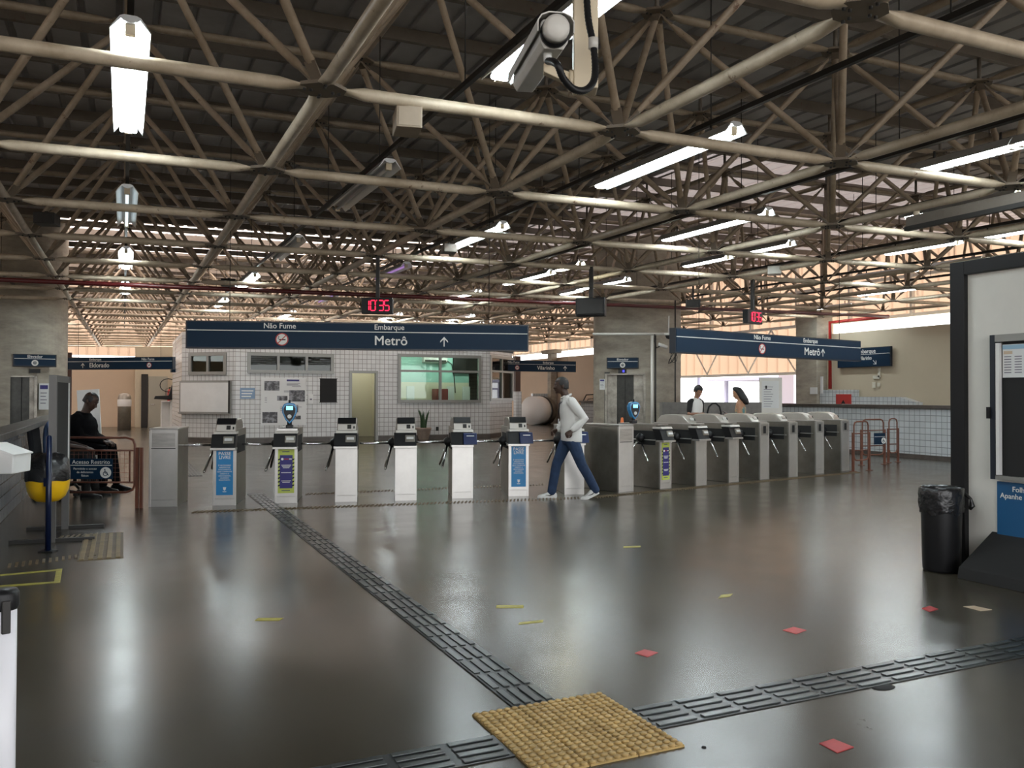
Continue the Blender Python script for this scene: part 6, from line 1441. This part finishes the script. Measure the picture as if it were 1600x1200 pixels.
# ---------------- people waiting behind the right turnstiles (seen from the waist up, built whole)
def stander(px, D, rot, label, h, skin, hair_fn, top_fn, leg_m, arms):
    p = dist(px, 700, D); F_ = Fig('person', (p.x, p.y, 0), rot, label); k = h/1.75
    hc = Vector(arms['head'])*k; RH = Matrix.Rotation(arms.get('hyaw', 0), 3, 'Z') @ Matrix.Rotation(arms.get('nod', .3), 3, 'Y')
    mb = MB(); head_geo(mb, hc, RH, k)
    limb(mb, [Vector((.0, 0, 1.42))*k, Vector((.02, 0, 1.48))*k, hc+Vector((-.02, 0, -.06))*k], [.062*k, .052*k, .055*k])
    rings(mb, [(Vector((0, 0, z))*k, (d_*k, 0, 0), (0, w_*k, 0)) for z, d_, w_ in ((.85, .09, .15), (1.0, .09, .14), (1.15, .09, .135), (1.32, .10, .165), (1.41, .075, .15), (1.45, .05, .07))])
    for s_ in (1, -1):
        S, E_, Wr, Hd, Nm = [Vector(q) for q in arms[s_]]
        S, E_, Wr = S*k, E_*k, Wr*k
        limb(mb, [S, S.lerp(E_, .5), E_, E_.lerp(Wr, .45), Wr], [.048*k, .042*k, .037*k, .034*k, .025*k]); hand_geo(mb, Wr, Hd, Nm, -s_, .8, k)
        hp = Vector((0, .085*s_, .88))*k; kn = Vector((.03, .09*s_, .48))*k; an = Vector((0, .10*s_, .08))*k
        limb(mb, [hp, hp.lerp(kn, .5), kn, kn.lerp(an, .4), an], [.085*k, .07*k, .052*k, .05*k, .034*k])
    F_.fuse(mb, 'body', skin, .0085, 3); face_parts(F_, hc, RH, k)
    mb = MB(); rings(mb, [(Vector((0, 0, z))*k, (d_*k, 0, 0), (0, w_*k, 0)) for z, d_, w_ in ((.80, .12, .17), (.90, .12, .172), (.98, .105, .155))])
    for s_ in (1, -1):
        hp = Vector((0, .085*s_, .86))*k; kn = Vector((.03, .09*s_, .48))*k; an = Vector((0, .10*s_, .07))*k
        limb(mb, [hp, hp.lerp(kn, .5), kn, an], [.10*k, .088*k, .07*k, .058*k])
    F_.fuse(mb, 'trousers', leg_m, .012, 3)
    for s_ in (1, -1): shoe(F_, Vector((0, .10*s_*k, 0)), (1, 0), 0, 0, M_CLOTHG, logo=False)
    hair_fn(F_, hc, RH, k); top_fn(F_, k, arms); return F_
def tee(body_m, sleeve_m):
    def f(F_, k, arms):
        mb = MB(); rings(mb, [(Vector((-.005, 0, z))*k, (d_*k, 0, 0), (0, w_*k, 0)) for z, d_, w_ in ((.84, .125, .180), (.95, .122, .175), (1.15, .118, .165), (1.32, .122, .185), (1.41, .10, .165), (1.45, .075, .09), (1.475, .062, .066))], 22)
        F_.fuse(mb, 'shirt', body_m, .012, 3)
        mb = MB()
        for s_ in (1, -1):
            S, E_ = Vector(arms[s_][0])*k, Vector(arms[s_][1])*k; limb(mb, [S+Vector((0, -.05*s_*k, .02)), S, S.lerp(E_, .75)], [.060*k, .066*k, .056*k])
        F_.fuse(mb, 'sleeves', sleeve_m, .012, 2)
    return f
armA = {'head': (.07, 0, 1.625), 'nod': .45, 'hyaw': -.15,
        1: ((0, .18, 1.39), (-.03, .23, 1.12), (.16, .12, 1.04), (.9, -.4, .1), (.1, .3, .9)), -1: ((0, -.18, 1.39), (.02, -.25, 1.13), (.22, -.16, 1.14), (.9, .3, .1), (.1, -.3, .9))}
stander(1087, 17.9, -YAW-.9, 'dark-haired man in a white shirt with grey sleeves, looking down at his hands', 1.74, M_SKIN_M, lambda F_, c, R, k: hair_cap(F_, c, R, k, front=.05, back=-.05, th=.010), tee(M_SHIRTW, M_CLOTHG), M_CLOTHG, armA)
def long_hair(F_, c, R, k):
    def P(x, y, z): return c+R @ Vector((x*k, y*k, z*k))
    mb = MB(); rings(mb, [(P(-.010, 0, .135), (.03, 0, 0), (0, .03, 0)), (P(-.02, 0, .115), (.085, 0, 0), (0, .075, 0)), (P(-.025, 0, .06), (.105, 0, 0), (0, .100, 0)), (P(-.05, 0, .0), (.09, 0, 0), (0, .108, 0)), (P(-.07, 0, -.08), (.085, 0, 0), (0, .118, 0)), (P(-.085, 0, -.17), (.085, 0, 0), (0, .125, 0)), (P(-.09, 0, -.25), (.07, 0, 0), (0, .10, 0)), (P(-.09, 0, -.30), (.03, 0, 0), (0, .05, 0))], 20)
    F_.fuse(mb, 'hair', M_HAIR, .012, 3)
M_FLORAL = mat('floral_print', (.50, .33, .20), .8, noise=1, nscale=14, col2=(.10, .24, .25), contrast=(.45, .55))
def floral(F_, k, arms):
    mb = MB(); rings(mb, [(Vector((0, 0, z))*k, (d_*k, 0, 0), (0, w_*k, 0)) for z, d_, w_ in ((.84, .125, .170), (.95, .118, .160), (1.12, .108, .145), (1.24, .115, .155), (1.31, .11, .15))], 22); F_.fuse(mb, 'top', M_FLORAL, .012, 3)
    mb = MB()
    for s_ in (1, -1): mb.path([(.10*k, .07*s_*k, 1.30*k), (.03*k, .09*s_*k, 1.43*k), (-.09*k, .07*s_*k, 1.30*k)], .008, M_FLORAL, 6)
    mb.build('shoulder_straps', parent=F_.t)
armB = {'head': (.06, 0, 1.60), 'nod': .35,
        1: ((0, .165, 1.37), (-.02, .20, 1.12), (.20, .10, 1.12), (.9, -.3, .2), (0, .2, .9)), -1: ((0, -.165, 1.37), (.0, -.21, 1.11), (.24, -.12, 1.13), (.9, .2, .2), (0, -.2, .9))}
wm = stander(1157, 17.6, PI-YAW-.45, 'woman with long dark hair and a patterned strap top, looking at a phone', 1.72, mat('warm_skin', (.42, .22, .13), .5), long_hair, floral, M_SHIRTW, armB)
mb = MB(); mb.box((.33, -.02, 1.17), (.075, .15, .010), M_BLACK, Matrix.Rotation(-.5, 3, 'Y')); tag(mb.build('mobile_phone', loc=(wm.t.location.x, wm.t.location.y, 0), rot=(0, 0, wm.t.rotation_euler.z)), 'dark phone in the hand of the long-haired woman', 'phone')

# ---------------- two seated attendants by the restricted gate
def office_chair(loc, rot, label):
    t = thing('office_chair', loc, rot, label, 'chair')
    mb = MB(); mb.box((0, 0, .50), (.46, .46, .08), M_CHAIRF); mb.build('seat', parent=t, bevel=.03)
    mb = MB(); mb.box((-.25, 0, .86), (.07, .42, .46), M_CHAIRF, Matrix.Rotation(-.12, 3, 'Y')); mb.build('backrest', parent=t, bevel=.03)
    mb = MB(); mb.path([(-.05, 0, .45), (-.28, 0, .47), (-.30, 0, .75)], .02, M_BLACK, 6); mb.build('back_bar', parent=t)
    mb = MB(); mb.tube((0, 0, .10), (0, 0, .47), .028, M_BLACK, 12); mb.build('gas_post', parent=t)
    for k in range(5):
        a = 2*PI*k/5+.3; e = Vector((math.cos(a)*.29, math.sin(a)*.29, .075)); mb = MB(); mb.path([(0, 0, .12), e], [.026, .018], M_BLACK, 6); lg = mb.build('leg', parent=t)
        mb = MB(); c_ = e+Vector((0, 0, -.045)); mb.path([c_-Vector((-math.sin(a), math.cos(a), 0))*.02, c_+Vector((-math.sin(a), math.cos(a), 0))*.02], .03, M_RUBBER, 12); mb.build('castor', parent=lg)
    return t
def sitter(loc, rot, label, top_m, leg_m, skin, short, lean=.25, headfwd=.2, hairy=True, k=1.0):
    F_ = Fig('person', loc, rot, label); zs = .60
    pel = Vector((0, 0, zs)); ch = Vector((math.sin(lean)*.42, 0, zs+.42*math.cos(lean))); nk = ch+Vector((.05, 0, .13)); hc = nk+Vector((headfwd*.45, 0, .155)); RH = Matrix.Rotation(.55, 3, 'Y')
    sh = {s_: ch+Vector((.0, .18*s_, .05)) for s_ in (1, -1)}; el = {s_: ch+Vector((.08, .24*s_, -.22)) for s_ in (1, -1)}; wr = {s_: Vector((.40, .07*s_, zs+.12)) for s_ in (1, -1)}
    hp = {s_: Vector((.02, .10*s_, zs)) for s_ in (1, -1)}; kn = {s_: Vector((.43, .15*s_, zs+.02)) for s_ in (1, -1)}; an = {1: Vector((.50, .15, .09)), -1: Vector((.44, -.15, .09))}
    mb = MB(); head_geo(mb, hc, RH)
    limb(mb, [ch+Vector((.02, 0, .08)), nk, hc+Vector((-.03, 0, -.05))], [.068, .060, .060])
    rings(mb, [(pel+(ch-pel)*t_, (d_, 0, -.2*d_), (0, w_, 0)) for t_, d_, w_ in ((-.1, .11, .16), (.2, .125, .165), (.55, .125, .16), (.9, .12, .18), (1.1, .09, .16), (1.22, .05, .08))])
    for s_ in (1, -1):
        limb(mb, [sh[s_], sh[s_].lerp(el[s_], .5), el[s_], el[s_].lerp(wr[s_], .45), wr[s_]], [.052, .046, .040, .037, .027]); hand_geo(mb, wr[s_], (.8, -.35*s_, -.2), (.1, .1*s_, .9), -s_, .8)
        limb(mb, [hp[s_], hp[s_].lerp(kn[s_], .5), kn[s_], kn[s_].lerp(an[s_], .4), an[s_]], [.09, .078, .058, .052, .034])
    F_.fuse(mb, 'body', skin, .0085, 3); face_parts(F_, hc, RH)
    if hairy: hair_cap(F_, hc, RH, 1.0, front=.06, back=-.05, th=.004)
    mb = MB(); rings(mb, [(pel+(ch-pel)*t_, (d_*k, 0, -.2*d_*k), (0, w_*k, 0)) for t_, d_, w_ in ((-.05, .15, .19), (.2, .155, .19), (.55, .155, .185), (.9, .14, .20), (1.1, .11, .18), (1.22, .078, .10), (1.30, .068, .072))], 22)
    for s_ in (1, -1):
        e_ = sh[s_].lerp(el[s_], .8) if short else None
        if short: limb(mb, [sh[s_]+Vector((0, -.02*s_, 0)), sh[s_].lerp(el[s_], .4), e_], [.074, .070, .064])
        else: limb(mb, [sh[s_]+Vector((0, -.02*s_, 0)), el[s_], el[s_].lerp(wr[s_], .9)], [.074, .062, .045])
    F_.fuse(mb, 'shirt', top_m, .012, 3)
    mb = MB(); rings(mb, [(pel+Vector((0, 0, z)), (.14, 0, 0), (0, .19, 0)) for z in (-.06, .02, .1)], 18)
    for s_ in (1, -1): limb(mb, [hp[s_], hp[s_].lerp(kn[s_], .5), kn[s_], kn[s_].lerp(an[s_], .5), an[s_]+Vector((0, 0, .03))], [.115, .10, .082, .068, .060])
    F_.fuse(mb, 'trousers', leg_m, .012, 3)
    for s_ in (1, -1): shoe(F_, Vector((an[s_].x, an[s_].y, 0)), (1, 0), 0, 0, M_BLACK, logo=False)
    return F_
p = fl(119, 768); r0 = -YAW+.05
sitter((p.x, p.y, 0), r0, 'seated man in black with his head bowed, hands in his lap', M_CLOTHB, M_CLOTHB, M_SKIN_D, False, lean=.18, headfwd=.15, k=1.35).t.scale = (1.08, 1.08, 1.08)
office_chair((p.x-.02, p.y, 0), r0, 'dark office chair under the bowed man in black')
p = fl(86, 778); r1 = -YAW+.25
sitter((p.x, p.y, 0), r1, 'seated person in a light blue shirt, mostly hidden by the sign stand', M_CLOTHLB, M_CLOTHG, M_SKIN_D, True, lean=-.02, headfwd=.05, k=1)
office_chair((p.x-.03, p.y, 0), r1, 'dark office chair behind the yellow bin')
# white board leaning behind the seated pair
mb = MB(); a = dist(141, 650, 16); mb.box((a.x, a.y, .80), (.42, .03, 1.585), M_WHITE, rz(-YAW) @ Matrix.Rotation(-.06, 3, 'Y')); tag(mb.build('leaning_board'), 'white board leaning behind the seated man in black', 'board')
